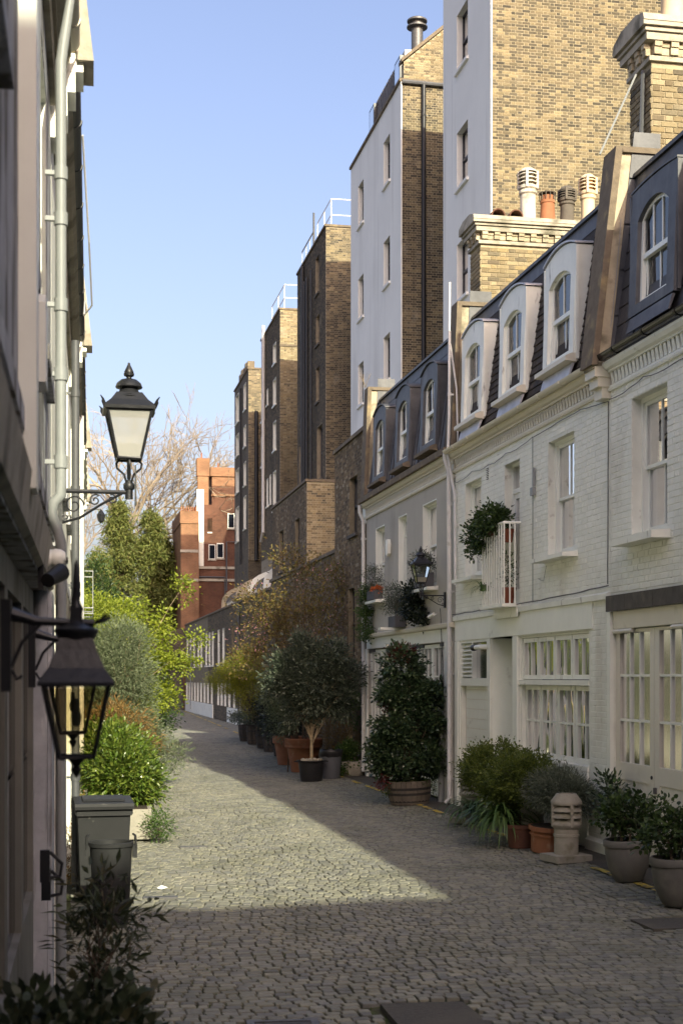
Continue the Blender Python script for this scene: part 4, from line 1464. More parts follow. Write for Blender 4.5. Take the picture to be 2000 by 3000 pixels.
MB().tube([(-.12, -.02, 21.02), (-.12, -3, 20.98)], .07, 8).build('eaves_gutter', 'lead', t)
downpipe(t, [(-.12, -.72, 20.95), (-.12, -.72, 8.2)], .075, 'black_iron', [(-.12, -.72, z) for z in (20, 17.4, 14.3, 11)], 'soil_pipe')
fl = MB().lathe([(.19, 0), (.19, .75), (.34, .78), (.34, .82), (.21, .86), (.21, .95), (.33, .97), (.33, 1.02), (.27, 1.06), (.18, 1.10), (0, 1.12)], (1.25, -.85, 22.6), 18).build('flue', 'steel' if 'steel' in MATS else 'cast_iron', t, smooth=True)
rl = MB()
rl.tube([(.5, -1.9, 23.1), (.5, -2.6, 23.8), (.2, -3.2, 25.2)], .03, 5).tube([(.5, -2.1, 23.3), (.5, -2.1, 22.3)], .02, 4).tube([(.4, -2.6, 23.8), (.4, -2.6, 22.9)], .02, 4)
rl.build('roof_rail', 'black_iron', t)

b3w = [(1.55, 2.35, 18.35, 19.90), (1.45, 2.25, 16.2, 17.40), (1.45, 2.25, 13.80, 15.25), (.75, 2.05, 10.5, 12.72), (5.7, 6.7, 10.4, 12.7), (5.2, 5.9, 13.8, 15.2), (5.2, 5.9, 16.3, 17.4)]
t = brick_building('brick_tower_wing', 'tall dark brick wing with black drainpipes and white roof railing', TX, 57.3, 64.5, 20.55, 8, b3w, 'brick_soot', 'mortar_grey', 0, 55, endind=300, endm='brick_stock_dark', endmort='mortar_grey', win=tall_sash('dark_frame', 'stone_dark'), endzmin=8.5, endw=2.4, endvis=lambda P: P.x < 11.6 and P.z > 9.5, zlay=lambda u, z: z > 8.5)
for u, r in ((5.2, .075), (4.05, .055), (2.85, .045), (4.7, .05)):
    downpipe(t, [(u, .10, 20.4 if u > 5 else 19.6), (u, .10, 9)], r, 'black_iron', [(u, .10, z) for z in (19, 16.5, 14, 11.5)], 'soil_pipe')
railing_pts = []
rl = MB()
for z in (21.1, 21.75):
    rl.tube([(.15, -2.6, z), (.15, -.25, z), (3.3, -.25, z)], .022, 5)
for p in ((.15, -.25), (.15, -1.4), (1.7, -.25), (3.3, -.25)):
    rl.tube([(p[0], p[1], 20.6), (p[0], p[1], 21.75)], .022, 5)
rl.build('roof_railing', 'pipe_white', t)
MB().tube([(4.0, -.2, 20.6), (4.0, -.2, 22.4)], .05, 6).build('vent_pipe', 'pipe_dark', t)
rl = MB()
rl.tube([(4.0, -.2, 21.6), (7.1, -.2, 21.6)], .03, 5)
for u in (5, 6, 7.1):
    rl.tube([(u, -.2, 20.6), (u, -.2, 21.6)], .02, 4)
rl.build('roof_railing', 'pipe_grey', t)

b4w = [(1.25, 2.30, z, z + h) for z, h in ((18.1, 1.0), (16.0, 1.32), (13.72, 1.45), (10.7, 1.95))] + [(.65, .66, 0, .01)]
b4w = b4w[:4] + [(3.0, 3.55, 11.2, 12.68), (4.1, 4.7, 11.2, 12.62), (4.1, 4.6, 16.5, 17.3), (6.2, 6.75, 13.6, 15.2), (6.2, 6.75, 16, 17.5)]
t = brick_building('brick_tower_wing', 'slim brick wing with white window linings and a white drainpipe', TX, 69.9, 76.7, 20.35, 8, b4w, 'brick_soot', 'mortar_grey', 0, 57, endind=300, endm='brick_stock', endmort='mortar_grey', win=tall_sash('white_gloss', 'white_gloss', 'white_gloss'), endzmin=9, endw=2.2, endvis=lambda P: P.x < 11.4 and P.z > 11, zlay=lambda u, z: z > 8.5)
downpipe(t, [(5.15, .12, 20.8), (5.15, .12, 9.9), (5.9, .12, 9.5)], .09, 'pipe_white', [(5.15, .12, z) for z in (19, 16.5, 14.2, 11.8)], 'soil_pipe')
MB().box(-.09, -.05, -2.2, .03, 18.55, 18.65).build('band_course', 'coping', t)
rl = MB()
for z in (21.0, 21.65):
    rl.tube([(.15, -2.2, z), (.15, -.25, z), (4.5, -.25, z)], .025, 5)
for p in ((.15, -.25), (.15, -1.6), (2.2, -.25), (4.5, -.25)):
    rl.tube([(p[0], p[1], 20.4), (p[0], p[1], 21.65)], .022, 5)
rl.build('roof_railing', 'pipe_white', t)

b5w = [(4.5, 6.0, z, z + h) for z, h in ((17.9, 1.7), (15.87, 1.28), (13.59, 1.44), (10.6, 2.1))] + [(1.0, 2.1, z, z + h) for z, h in ((18.0, 1.5), (15.84, 1.2), (13.56, 1.35), (11.0, 1.9))]
t = brick_building('brick_tower_wing', 'farthest dark brick wing with twin black pipes by the red building', TX, 82.3, 89.1, 20.05, 8, b5w, 'far_soot_brick', 'far_soot_brick', 0, 59, endind=0, endm='brick_stock_dark', endmort='mortar_grey', win=tall_sash('white_gloss', 'white_gloss', 'white_gloss'), endzmin=9, endw=2.2, frontbrick=False)
for v in (-.45, -1.0):
    downpipe(t, [(-.16, v, 17.6), (-.16, v, 9)], .11, 'black_iron', (), 'soil_pipe')
downpipe(t, [(2.9, .1, 19.5), (2.9, .1, 9)], .06, 'black_iron', (), 'soil_pipe')
for k in range(5):
    MB().box(1.0 + k * .95, 1.6 + k * .95, -.5, -.1, 20.1, 20.75 + .1 * (k % 2)).build('parapet_pier', 'coping', t)
for i, (ya, yb, x) in enumerate(((38.95, 44.05, 14.2), (52.15, 57.25, 14.2), (64.55, 69.85, 14.2), (76.75, 82.25, 14.2))):
    pass
mb = MB().box(15.0, 24.0, 38.95, 89.0, 0, 22).build('terrace_block', 'far_soot_brick')
tag(mb, 'main block of the tall terrace seen between the rear wings', 'building')
mb = MB().box(17.0, 26.0, -26, 33.8, 0, 22.4).build('terrace_block', 'left_brick')
tag(mb, 'tall terrace standing behind the near white house, out of sight', 'building')

# ------------------------------------------------------------------ left-hand row (seen along its face)
LSL = .0175


def lx(y):
    return -.25 + LSL * y


LRZ = math.atan2(-1, -LSL)


def left_house(label, y0, y1, wallm, doorm, pipem, kind, gut='cream_paint', seed=100, det=True):
    L = (y1 - y0)
    h = thing('left_house', label, 'house', (lx(y1), y1, 0), LRZ)
    ups = [(.95, 1.95, 3.93, 5.57), (3.3, 4.2, 3.93, 5.57), (5.5, 6.5, 3.93, 5.57)]
    g = (.8, L - 1.2, 0, 2.75)
    wall_mesh(0, L, 0, 5.86, ups + [g], .4).build('wall', wallm, h)
    for w in ups:
        sash_window(h, *w, sill=(.10, .045, .09, 'white_peel'), cur='both', lining=1)
    n = 4
    lw = (g[1] - g[0]) / n
    for i in range(n):
        a, c = g[0] + i * lw, g[0] + (i + 1) * lw
        b = MB().box(a + .005, c - .005, -.14, -.08, .03, 1.0).box(a + .005, a + .1, -.14, -.08, 1, 2.74).box(c - .1, c - .005, -.14, -.08, 1, 2.74).box(a + .1, c - .1, -.14, -.08, 2.6, 2.74)
        d = b.build('garage_door', doorm, h)
        for j in range(3):
            for k in range(2):
                x0 = a + .1 + (lw - .2) * j / 3
                MB().box(x0 + .008, x0 + (lw - .2) / 3 - .008, -.12, -.11, 1.02 + .79 * k, 1.78 + .79 * k).build('pane', 'dark_glass', d)
    MB().prism([(.003, 2.76), (.03, 2.78), (.05, 2.96), (.003, 3.02)], 'x', .5, L - .9).build('lintel', 'stone', h)
    MB().box(.2, .78, .003, .025, 0, 2.75).build('door_post', wallm, h)
    MB().box(L - 1.18, L - .75, .003, .025, 0, 2.75).build('door_post', wallm, h)
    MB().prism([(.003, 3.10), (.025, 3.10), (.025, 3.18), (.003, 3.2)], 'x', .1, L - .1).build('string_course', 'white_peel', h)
    cornice(h, .2, L - .1, 'stone')
    gutter(h, .25, L - .1, gut, v=.13, z=6.22, r=.055)
    roof(h, L, kind, 0, seed, [1.5, 3.75, 6.0])
    for uc in (1.5, 3.75, 6.0):
        dormer(h, uc, 'lead', 'white_gloss', sillm='stone', bars=1)
    # party-wall end with stepped white corbels, brick shoulder and leaning coping
    b = MB()
    b.prism([(.20, 6.20), (-.14, 8.85), (-.9, 8.85), (-.9, 6.20)], 'x', -.17, .17)
    p = b.build('parapet', 'left_brick', h)
    MB().prism([(.27, 6.14), (-.06, 8.93), (-.16, 8.93), (.17, 6.14)], 'x', -.20, .20).prism([(-.16, 8.86), (-.16, 8.931), (-.95, 8.931), (-.95, 8.86)], 'x', -.20, .20).build('coping_stone', 'stone', p)
    for k, (v, z0, z1) in enumerate(((.205, 6.08, 6.20), (.155, 5.95, 6.08), (.105, 5.80, 5.95), (.06, 5.66, 5.80))):
        MB().box(-.16 + .004 * k, .16 - .004 * k, -.02, v, z0, z1).build('corbel', 'white_gloss', p)
    return h


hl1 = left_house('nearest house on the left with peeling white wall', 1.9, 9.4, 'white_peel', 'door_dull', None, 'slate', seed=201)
hl2 = left_house('second house on the left behind the wall street lamp', 9.45, 17.3, 'white_worn', 'pipe_grey', None, 'slate', 'pipe_dark', seed=203)
hl3 = left_house('third house on the left, beside the wheelie bin', 17.35, 24.9, 'white_worn', 'white_gloss', None, 'tile', 'pipe_dark', seed=205)
hl4 = left_house('fourth house on the left, behind the green bushes', 24.95, 32.4, 'white_worn', 'cream_paint', None, 'slate', 'white_gloss', seed=207)


def lw(y, v, z):
    """world point on the left row: along-street y, stand-off v, height z"""
    return (lx(y) + v, y - LSL * v, z)


def left_pipe(label, y, v, r, m, z0, z1, clips, elbow=None):
    t = thing('downpipe', label, 'pipe', lw(y, v, 0), 0)
    pts = [(0, 0, z1)]
    if elbow:
        pts = [(-.02, .0, z1), (0, 0, z1 - .1)]
    b = MB().tube([(0, 0, z0), (0, 0, z1)], r, 14)
    b.build('pipe', m, t, smooth=True)
    for z in clips:
        MB().lathe([(r, -.035), (r + .008, -.035), (r + .008, .035), (r, .035)], (0, 0, z), 14).build('pipe_clip', m, t, smooth=True)
        MB().box(-v + .005, -r * .6, -.015, .015, z - .012, z + .012).build('bracket', m, t)
    return t


tp = left_pipe('thick pale grey drainpipe down the nearest left wall', 8.0, .090, .030, 'pipe_grey', 3.30, 5.62, (5.0, 4.75, 4.28, 3.9, 3.42))
MB().tube([(0, 0, 3.33), (0, 0, 3.24), (-.035, .0, 3.20), (-.05, 0, 3.14), (-.02, 0, 3.05), (0, 0, 2.98), (0, 0, .05)], .030, 14).build('lower_pipe', 'pipe_grey', tp, smooth=True)
MB().tube([(0, 0, 5.6), (.015, 0, 5.72), (.05, 0, 5.95), (.055, 0, 6.16)], [.03, .03, .024, .024], 12).build('gutter_outlet', 'pipe_grey', tp, smooth=True)
left_pipe('dark grey drainpipe further along the left wall', 15.2, .095, .042, 'pipe_dark', .1, 5.75, (5.2, 4.2, 3.2, 2.2, 1.2))
left_pipe('white drainpipe beyond the dark one on the left', 21.5, .11, .045, 'pipe_white', .1, 6.1, (5.2, 4.2, 3.0))
# loose cable and white sunlit quoin on the nearest wall
cb = tag(MB().tube([Vector(lw(9.3, .20, 5.7)), Vector(lw(9.9, .24, 5.2)), Vector(lw(10.4, .26, 4.9)), Vector(lw(11.5, .20, 5.1)), Vector(lw(13, .20, 5.6)), Vector(lw(14, .21, 5.75))], .007, 5).build('loose_cable', 'pipe_white'), 'thin pale cable looping along the left eaves', 'cable')
q = thing('quoin_pier', 'white painted pier on the left wall, sunlit near the top', 'pier', lw(5.2, 0, 0), LRZ)
MB().box(-.10, .10, .002, .065, 2.9, 5.8).build('shaft', 'white_gloss', q)
# alarm box, dome camera, spotlight
q = thing('alarm_box', 'white alarm box high on the nearest left wall', 'alarm', lw(5.6, 0, 3.35), LRZ)
MB().prism([(-.11, 0), (-.11, .30), (-.06, .34), (.06, .34), (.11, .30), (.11, 0)], 'y', .03, .085).build('cover', 'white_gloss', q, smooth=True)
MB().box(-.12, .12, .003, .03, -.08, .33).build('back_plate', 'black_plastic', q)
q = thing('dome_camera', 'white dome security camera on the left wall above the spotlight', 'camera', lw(7.6, 0, 2.86), LRZ)
MB().lathe([(0, .0), (.055, 0), (.055, .03), (.045, .05)], (0, 0, 0), 16).xf(Matrix.Rotation(R(-90), 4, 'X')).build('base', 'white_gloss', q, smooth=True)
MB().lathe([(.045, .05), (.05, .07), (.046, .10), (.032, .122), (.0, .13)], (0, 0, 0), 16).xf(Matrix.Rotation(R(-90), 4, 'X')).build('dome', 'white_gloss', q, smooth=True)
MB().lathe([(0, .128), (.018, .127), (.018, .134), (0, .136)], (0, 0, 0), 12).xf(Matrix.Translation((.015, 0, -.012)) @ Matrix.Rotation(R(-90), 4, 'X')).build('lens', 'black_gloss', q)
q = thing('wall_spotlight', 'black spotlight on the left wall below the dome camera', 'spotlight', lw(7.0, 0, 2.72), LRZ)
MB().box(-.04, .04, .003, .03, -.06, .06).build('base', 'black_plastic', q)
MB().tube([(0, .03, 0), (0, .06, .0)], .014, 8).build('arm', 'black_plastic', q)
MB().tube([(.06, .05, -.02), (-.07, .11, .03)], [.034, .044], 12).build('head', 'black_plastic', q, smooth=True)
q = thing('wall_lantern', 'small square black porch light on the far left wall', 'light', lw(19, 0, 3.3), LRZ)
MB().box(-.05, .05, .003, .12, 0, .05).build('body', 'black_iron', q)
MB().box(-.04, .04, .01, .10, -.14, 0).build('shade', 'dark_frame', q)
q = thing('door_handle_set', 'black pull handles on the nearest left garage door', 'handle', lw(7.5, 0, 1.1), LRZ)
for k, dz in enumerate((0, .12)):
    MB().box(-.02 + k * .2, .02 + k * .2, .002, .05, dz, dz + .16).build('plate', 'black_iron', q)
    MB().tube([(.0 + k * .2, .05, dz + .02), (.0 + k * .2, .10, dz + .03), (.0 + k * .2, .11, dz + .09), (.0 + k * .2, .05, dz + .15)], .009, 6).build('pull', 'black_iron', q)
t = thing('hanging_lantern', 'tiny dark lantern hanging from a thin rod on the far left wall', 'lantern', lw(24, 0, 5.0), LRZ)
MB().tube([(0, .01, 0), (0, .42, .02)], .010, 5).build('arm', 'black_iron', t)
MB().lathe([(0, .02), (.03, -.01), (.06, -.06), (.07, -.07), (.05, -.18), (.02, -.2), (0, -.22)], (0, .42, 0), 8).build('body', 'black_iron', t, smooth=True)
# balcony railing far left
q = thing('balcony_railing', 'grey iron balcony railing on the far left wall', 'railing', lw(31.5, 0, 3.6), LRZ)
for z in (0, .12, .9):
    MB().tube([(-1.2, .02, z), (-1.2, .30, z), (.6, .30, z), (.6, .02, z)], .012, 5).build('rail', 'pipe_grey', q)
for k in range(14):
    MB().tube([(-1.2 + k * 1.8 / 13, .30, 0), (-1.2 + k * 1.8 / 13, .30, .9)], .008, 4).build('baluster', 'pipe_grey', q)

# ------------------------------------------------------------------ end of the mews, red buildings, buildings behind the viewpoint
t = thing('end_wall', 'dark brick end wall with archway closing the mews', 'wall', (2.0, 99.5, 0), 0)
wall_mesh(0, 8.5, -.3, 5.6, [(3.2, 6.2, -.3, 4.0)], .5).xf(Matrix.Rotation(0, 4, 'Z')).build('wall', 'far_soot_brick', t)
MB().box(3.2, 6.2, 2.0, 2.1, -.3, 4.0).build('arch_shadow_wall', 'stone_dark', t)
MB().box(3.0, 6.4, -.02, .08, 4.0, 4.3).build('lintel', 'stone_dark', t)
MB().box(6.28, 6.9, -.2, -.02, -.3, 2.5).build('stone_pier', 'stone', t)
t = thing('red_brick_building', 'red brick mansion block with tall chimneys at the far end', 'building', (10.6, 105, 0), 0)
MB().box(0, 9, 0, 12, 0, 16.3).build('wall', 'red_brick', t)
MB().box(.0, 1.75, -.02, 3, 16.3, 17.0).build('chimney_stack', 'red_brick_pale', t)
MB().box(-.12, 1.85, -.14, 3.1, 17.0, 17.65).build('chimney_cap', 'red_brick_pale', t)
MB().box(-.06, 1.8, -.10, .0, 15.55, 15.7).build('band_course', 'red_brick_pale', t)
for z in (10.2, 9.3):
    MB().box(-1.2, 9, -.12, .0, z, z + .18).build('band_course', 'stone', t)
MB().box(-1.15, 0, -.0, 4, 0, 14.9).build('side_bay', 'red_brick', t)
MB().box(-1.05, -.25, -.02, .5, 14.9, 17.0).build('chimney_stack', 'red_brick_pale', t)
MB().box(-1.12, -.18, -.10, .6, 17.0, 18.3).build('chimney_cap', 'red_brick_pale', t)
MB().box(-1.12, -.62, -.14, -.0, 10.4, 16.0).build('rendered_strip', 'white_worn', t)
MB().box(-.32, .0, -.05, .0, 13.0, 13.9).build('window', 'window_glass', t)
MB().box(-.34, .0, -.07, -.0, 12.82, 12.9).build('sill', 'white_gloss', t)
for x, z in ((.35, 11.0), (1.15, 13.2), (-.25, 10.9)):
    MB().box(x, x + .5, -.04, .0, z, z + 1.1).build('window', 'white_gloss', t)
    MB().box(x + .05, x + .45, -.05, -.04, z + .06, z + 1.04).build('pane', 'dark_glass', t)
    MB().box(x - .06, x + .56, -.10, .0, z - .1, z).build('sill', 'stone', t)
MB().lathe([(.06, 0), (.05, .4), (.06, .42)], (-.75, .2, 18.3), 8).build('chimney_pot', 'terracotta', t)
MB().lathe([(.06, 0), (.05, .4), (.06, .42)], (.5, .5, 17.65), 8).build('chimney_pot', 'terracotta', t)
for pts in ([(1.05, -.15, 8.6), (1.05, -.15, 12.2), (1.9, -.15, 12.2)], [(-1.2, -.15, 9.6), (.9, -.15, 9.6), (.95, -.15, 8)]):
    MB().tube(pts, .06, 5).build('drainpipe', 'pipe_dark', t)
t = thing('red_brick_building', 'lower orange brick building with row of small chimney pots', 'building', (8.25, 104, 0), 0)
MB().box(0, 1.30, 0, 8, 0, 13.4).build('wall', 'red_brick_pale', t)
MB().box(-.06, 1.28, -.08, 8, 13.4, 14.3).build('chimney_cap', 'red_brick_pale', t)
MB().box(-.05, 1.26, -.06, 0, 11.3, 11.5).build('band_course', 'stone', t)
MB().box(-.05, 1.26, -.06, 0, 9.2, 9.4).build('band_course', 'stone', t)
for k in range(7):
    MB().lathe([(.05, 0), (.04, .35), (.05, .38), (.03, .38)], (.08 + k * .17, .5, 14.3), 8).build('chimney_pot', 'terracotta', t)

t = tag(MB().box(-16, 30, -19, -9.0, 0, 11.62).build('entrance_building', 'left_brick'), 'brick building across the mews entrance behind the viewpoint', 'building')
t = tag(MB().prism([(6.75, 0), (6.75, 6.2), (7.05, 8.52), (13.2, 8.68), (13.2, 0)], 'y', -9.0, 9.75).build('near_terrace', 'joint_white'), 'rest of the white mews row beside the viewpoint', 'building')
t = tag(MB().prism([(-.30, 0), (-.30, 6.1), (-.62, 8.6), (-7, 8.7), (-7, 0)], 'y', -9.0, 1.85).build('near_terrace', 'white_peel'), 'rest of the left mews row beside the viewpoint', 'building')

# ------------------------------------------------------------------ ground, road, setts
PX = np.array([-2.0, -.2, .6, 1.45, 2.3, 3.3, 4.3, 5.1, 5.9, 6.75, 8.2, 12])
PZ = np.array([.0, .0, -.035, -.085, -.05, -.02, -.045, -.085, -.05, .0, .0, .0])


def gz(x, y=0):
    y = np.asarray(y, dtype=float)
    k = np.clip((70 - y) / 25, 0, 1)
    return np.interp(x, PX, PZ) * k


g = MB().poly([(-1500, -1500, -.45), (1500, -1500, -.45), (1500, 1500, -.45), (-1500, 1500, -.45)]).build('ground', 'asphalt')
struct(g)
xs = np.linspace(-1.6, 10.5, 61)
ys = np.concatenate([np.linspace(-12, 60, 73), np.linspace(61, 120, 30)])
V = np.array([(x, y, float(gz(x, y)) - .028) for y in ys for x in xs])
F = [(j * 61 + i, j * 61 + i + 1, (j + 1) * 61 + i + 1, (j + 1) * 61 + i) for j in range(len(ys) - 1) for i in range(60)]
road = struct(npmesh('road', V, F, np.zeros(len(F)), 'road_joint'))
YEL = 6.18


def sett_rows():
    rn = np.random.default_rng(5)
    out = []
    y = 8.2
    row = 0
    while y < 99.2:
        dep = rn.uniform(.094, .110)
        x0 = lx(y) + .04
        x1 = 6.70 if y < 33 else (6.78 if y < 48 else 8.05)
        x = x0 + (rn.random() * .06)
        wob = .02 * math.sin(y * .9) + .015 * math.sin(y * .31 + 2)
        while x < x1:
            ch = abs(x - 1.45) < .20
            w = rn.uniform(.086, .136)
            if ch:
                w = .135
            if x + w > x1:
                break
            yo = wob * math.sin(x * .8) + .012 * math.sin(x * 2.1 + row) + rn.normal() * .003
            if not (y < 9.52 and 1.18 < x + w / 2 < 1.66) and not (y < 9.80 and 2.10 < x + w / 2 < 2.78) and not (12.3 < y < 12.9 and x > 5.25):
                out.append((x, x + w - rn.uniform(.009, .016), y + yo, y + yo + dep - rn.uniform(.010, .020), rn.normal() * .0016, rn.normal() * .008, rn.normal() * .008))
            x += w
        y += dep
        row += 1
    return np.array(out)


A = sett_rows()
cxy = np.stack([(A[:, 0] + A[:, 1]) / 2, (A[:, 2] + A[:, 3]) / 2], 1)
zz = gz(cxy[:, 0], cxy[:, 1]) + A[:, 4]
cz = np.array([cam_px((p[0], p[1], z)) for p, z in zip(cxy, zz)])
okv = (cz[:, 0] > 0) & (cz[:, 0] < 2000) & (cz[:, 1] < 2995)
# keep clear of the plants and the pots in the foreground when picking the single setts
order = np.argsort(np.where(okv & (cz[:, 0] > 420), cz[:, 2], 1e9))
single = set(order[:300].tolist())
rn = np.random.default_rng(9)


def sett_verts(x0, x1, y0, y1, t1, t2, near=True):
    """worn block: skirt, shoulder and domed top; x, y relative to its centre"""
    n = len(x0)
    hx, hy = (x1 - x0) / 2, (y1 - y0) / 2
    cor = [(-1, -1), (1, -1), (1, 1), (-1, 1)]
    V = np.zeros((n, 12, 3))
    j = rn.normal(size=(n, 4, 2)) * .0032
    for k, (a, b) in enumerate(cor):
        for ring, (ins, z) in enumerate(((0, -.045), (.0015, -.005), (.007, .0))):
            px = a * (hx - ins) + j[:, k, 0]
            py = b * (hy - ins) + j[:, k, 1]
            V[:, ring * 4 + k, 0] = px
            V[:, ring * 4 + k, 1] = py
            V[:, ring * 4 + k, 2] = z + px * t1 + py * t2
    return V


SF = np.array([(8, 9, 10, 11)] + [(k, (k + 1) % 4, 4 + (k + 1) % 4, 4 + k) for k in range(4)] + [(4 + k, 4 + (k + 1) % 4, 8 + (k + 1) % 4, 8 + k) for k in range(4)])
Vall = sett_verts(A[:, 0], A[:, 1], A[:, 2], A[:, 3], A[:, 5], A[:, 6])
idx = np.array([i for i in range(len(A)) if i not in single])
Vj = Vall[idx].copy()
Vj[:, :, 0] += cxy[idx, 0][:, None]
Vj[:, :, 1] += cxy[idx, 1][:, None]
Vj[:, :, 2] += zz[idx][:, None]
nj = len(idx)
Fj = (np.arange(nj)[:, None, None] * 12 + SF[None]).reshape(-1, 4)
sf = stuff(npmesh('sett_field', Vj, Fj, np.repeat(rn.random(nj), 9), 'sett', road))
bank = []
for i in range(24):
    me = bpy.data.meshes.new('sett')
    k = order[i * 12]
    me.from_pydata([tuple(p) for p in Vall[k]], [], [tuple(f) for f in SF])
    me.materials.append(MATS['sett'])
    bank.append((A[k, 1] - A[k, 0], me))
for i in single:
    w = A[i, 1] - A[i, 0]
    me = min(bank, key=lambda q: abs(q[0] - w) + random.random() * .006)[1]
    o = bpy.data.objects.new('sett', me)
    COL.objects.link(o)
    o.parent = road
    o.location = (cxy[i, 0], cxy[i, 1], zz[i])
# side strip, yellow line, iron covers
xs2 = [6.28, 6.45, 6.74]
st = MB()
for y in range(8, 33):
    for k in range(2):
        a, c = xs2[k], xs2[k + 1]
        st.poly([(a, y, float(gz(a)) + .006), (c, y, float(gz(c)) + .006), (c, y + 1, float(gz(c)) + .006), (a, y + 1, float(gz(a)) + .006)])
struct(st.build('gutter_strip', 'asphalt', road))
yl = MB()
rn2 = random.Random(4)
y = 10.0
while y < 96:
    ln = rn2.uniform(.35, .9)
    if rn2.random() < (.80 if y < 35 else .7):
        n = 6
        L_, R_ = [], []
        x0 = YEL if y < 33 else YEL + (y - 33) * .026
        for k in range(n + 1):
            yy = y + ln * k / n
            xx = x0 + (.026 * ln * k / n if y >= 33 else 0)
            zt = float(gz(xx, yy)) + .014
            L_.append((xx - .045 + rn2.uniform(-.012, .012), yy, zt))
            R_.append((xx + .045 + rn2.uniform(-.012, .012), yy, zt + .003))
        for k in range(n):
            yl.poly([L_[k], R_[k], R_[k + 1], L_[k + 1]])
    y += ln + rn2.uniform(.02, .25)
struct(yl.build('yellow_line', 'yellow_paint', road))

t = thing('drain_grate', 'iron drain grate set in the cobbled gutter at the bottom edge', 'drain', (1.42, 9.30, float(gz(1.42)) - .002), R(-4))
MB().box(-.24, .24, -.30, -.26, -.03, .012).box(-.24, .24, .26, .30, -.03, .012).box(-.24, -.19, -.26, .26, -.03, .012).box(.19, .24, -.26, .26, -.03, .012).build('frame', 'cast_iron', t)
for k in range(13):
    MB().box(-.19, .19, -.25 + k * .039, -.232 + k * .039, -.03, .006).build('grate_bar', 'cast_iron', t)
MB().box(-.2, .2, -.27, .27, -.06, -.045).build('pit', 'soil', t)
t = tag(MB().prism([(2.13, 8.6), (2.16, 9.78), (2.74, 9.74), (2.76, 8.6)], 'z', -.08, -.036).build('service_cover', 'asphalt'), 'dark flat service cover in the cobbles at the bottom edge', 'manhole cover')
t = tag(MB().box(5.28, 6.0, 12.34, 12.88, -.12, -.060).build('service_cover', 'asphalt'), 'dark flat service cover beside the rightmost grey pot', 'manhole cover')
t = tag(MB().add([(0, 0, 0), (.10, .02, .012), (.085, .06, .0), (.03, .07, .03), (-.02, .04, .006), (.03, .0, -.004), (.05, .03, -.003)], [(0, 1, 2, 3, 4), (0, 1, 6, 5), (1, 2, 6), (2, 3, 6), (3, 4, 5, 6)]).build('paper_scrap', 'white_gloss'), 'crumpled white paper scrap on the cobbles beside the bins', 'litter')
t.location = (1.0, 15.6, float(gz(1.0)) + .012)
for x, y, w, lab in ((1.75, 19.6, .42, 'thin dark iron strip in the cobbles beyond the bins'), (.98, 15.05, .36, 'thin dark iron strip in the cobbles next to the bins')):
    tag(MB().box(-w / 2, w / 2, -.05, .05, -.02, .006).build('iron_strip', 'cast_iron'), lab, 'iron strip').location = (x, y, float(gz(x)) + .004)


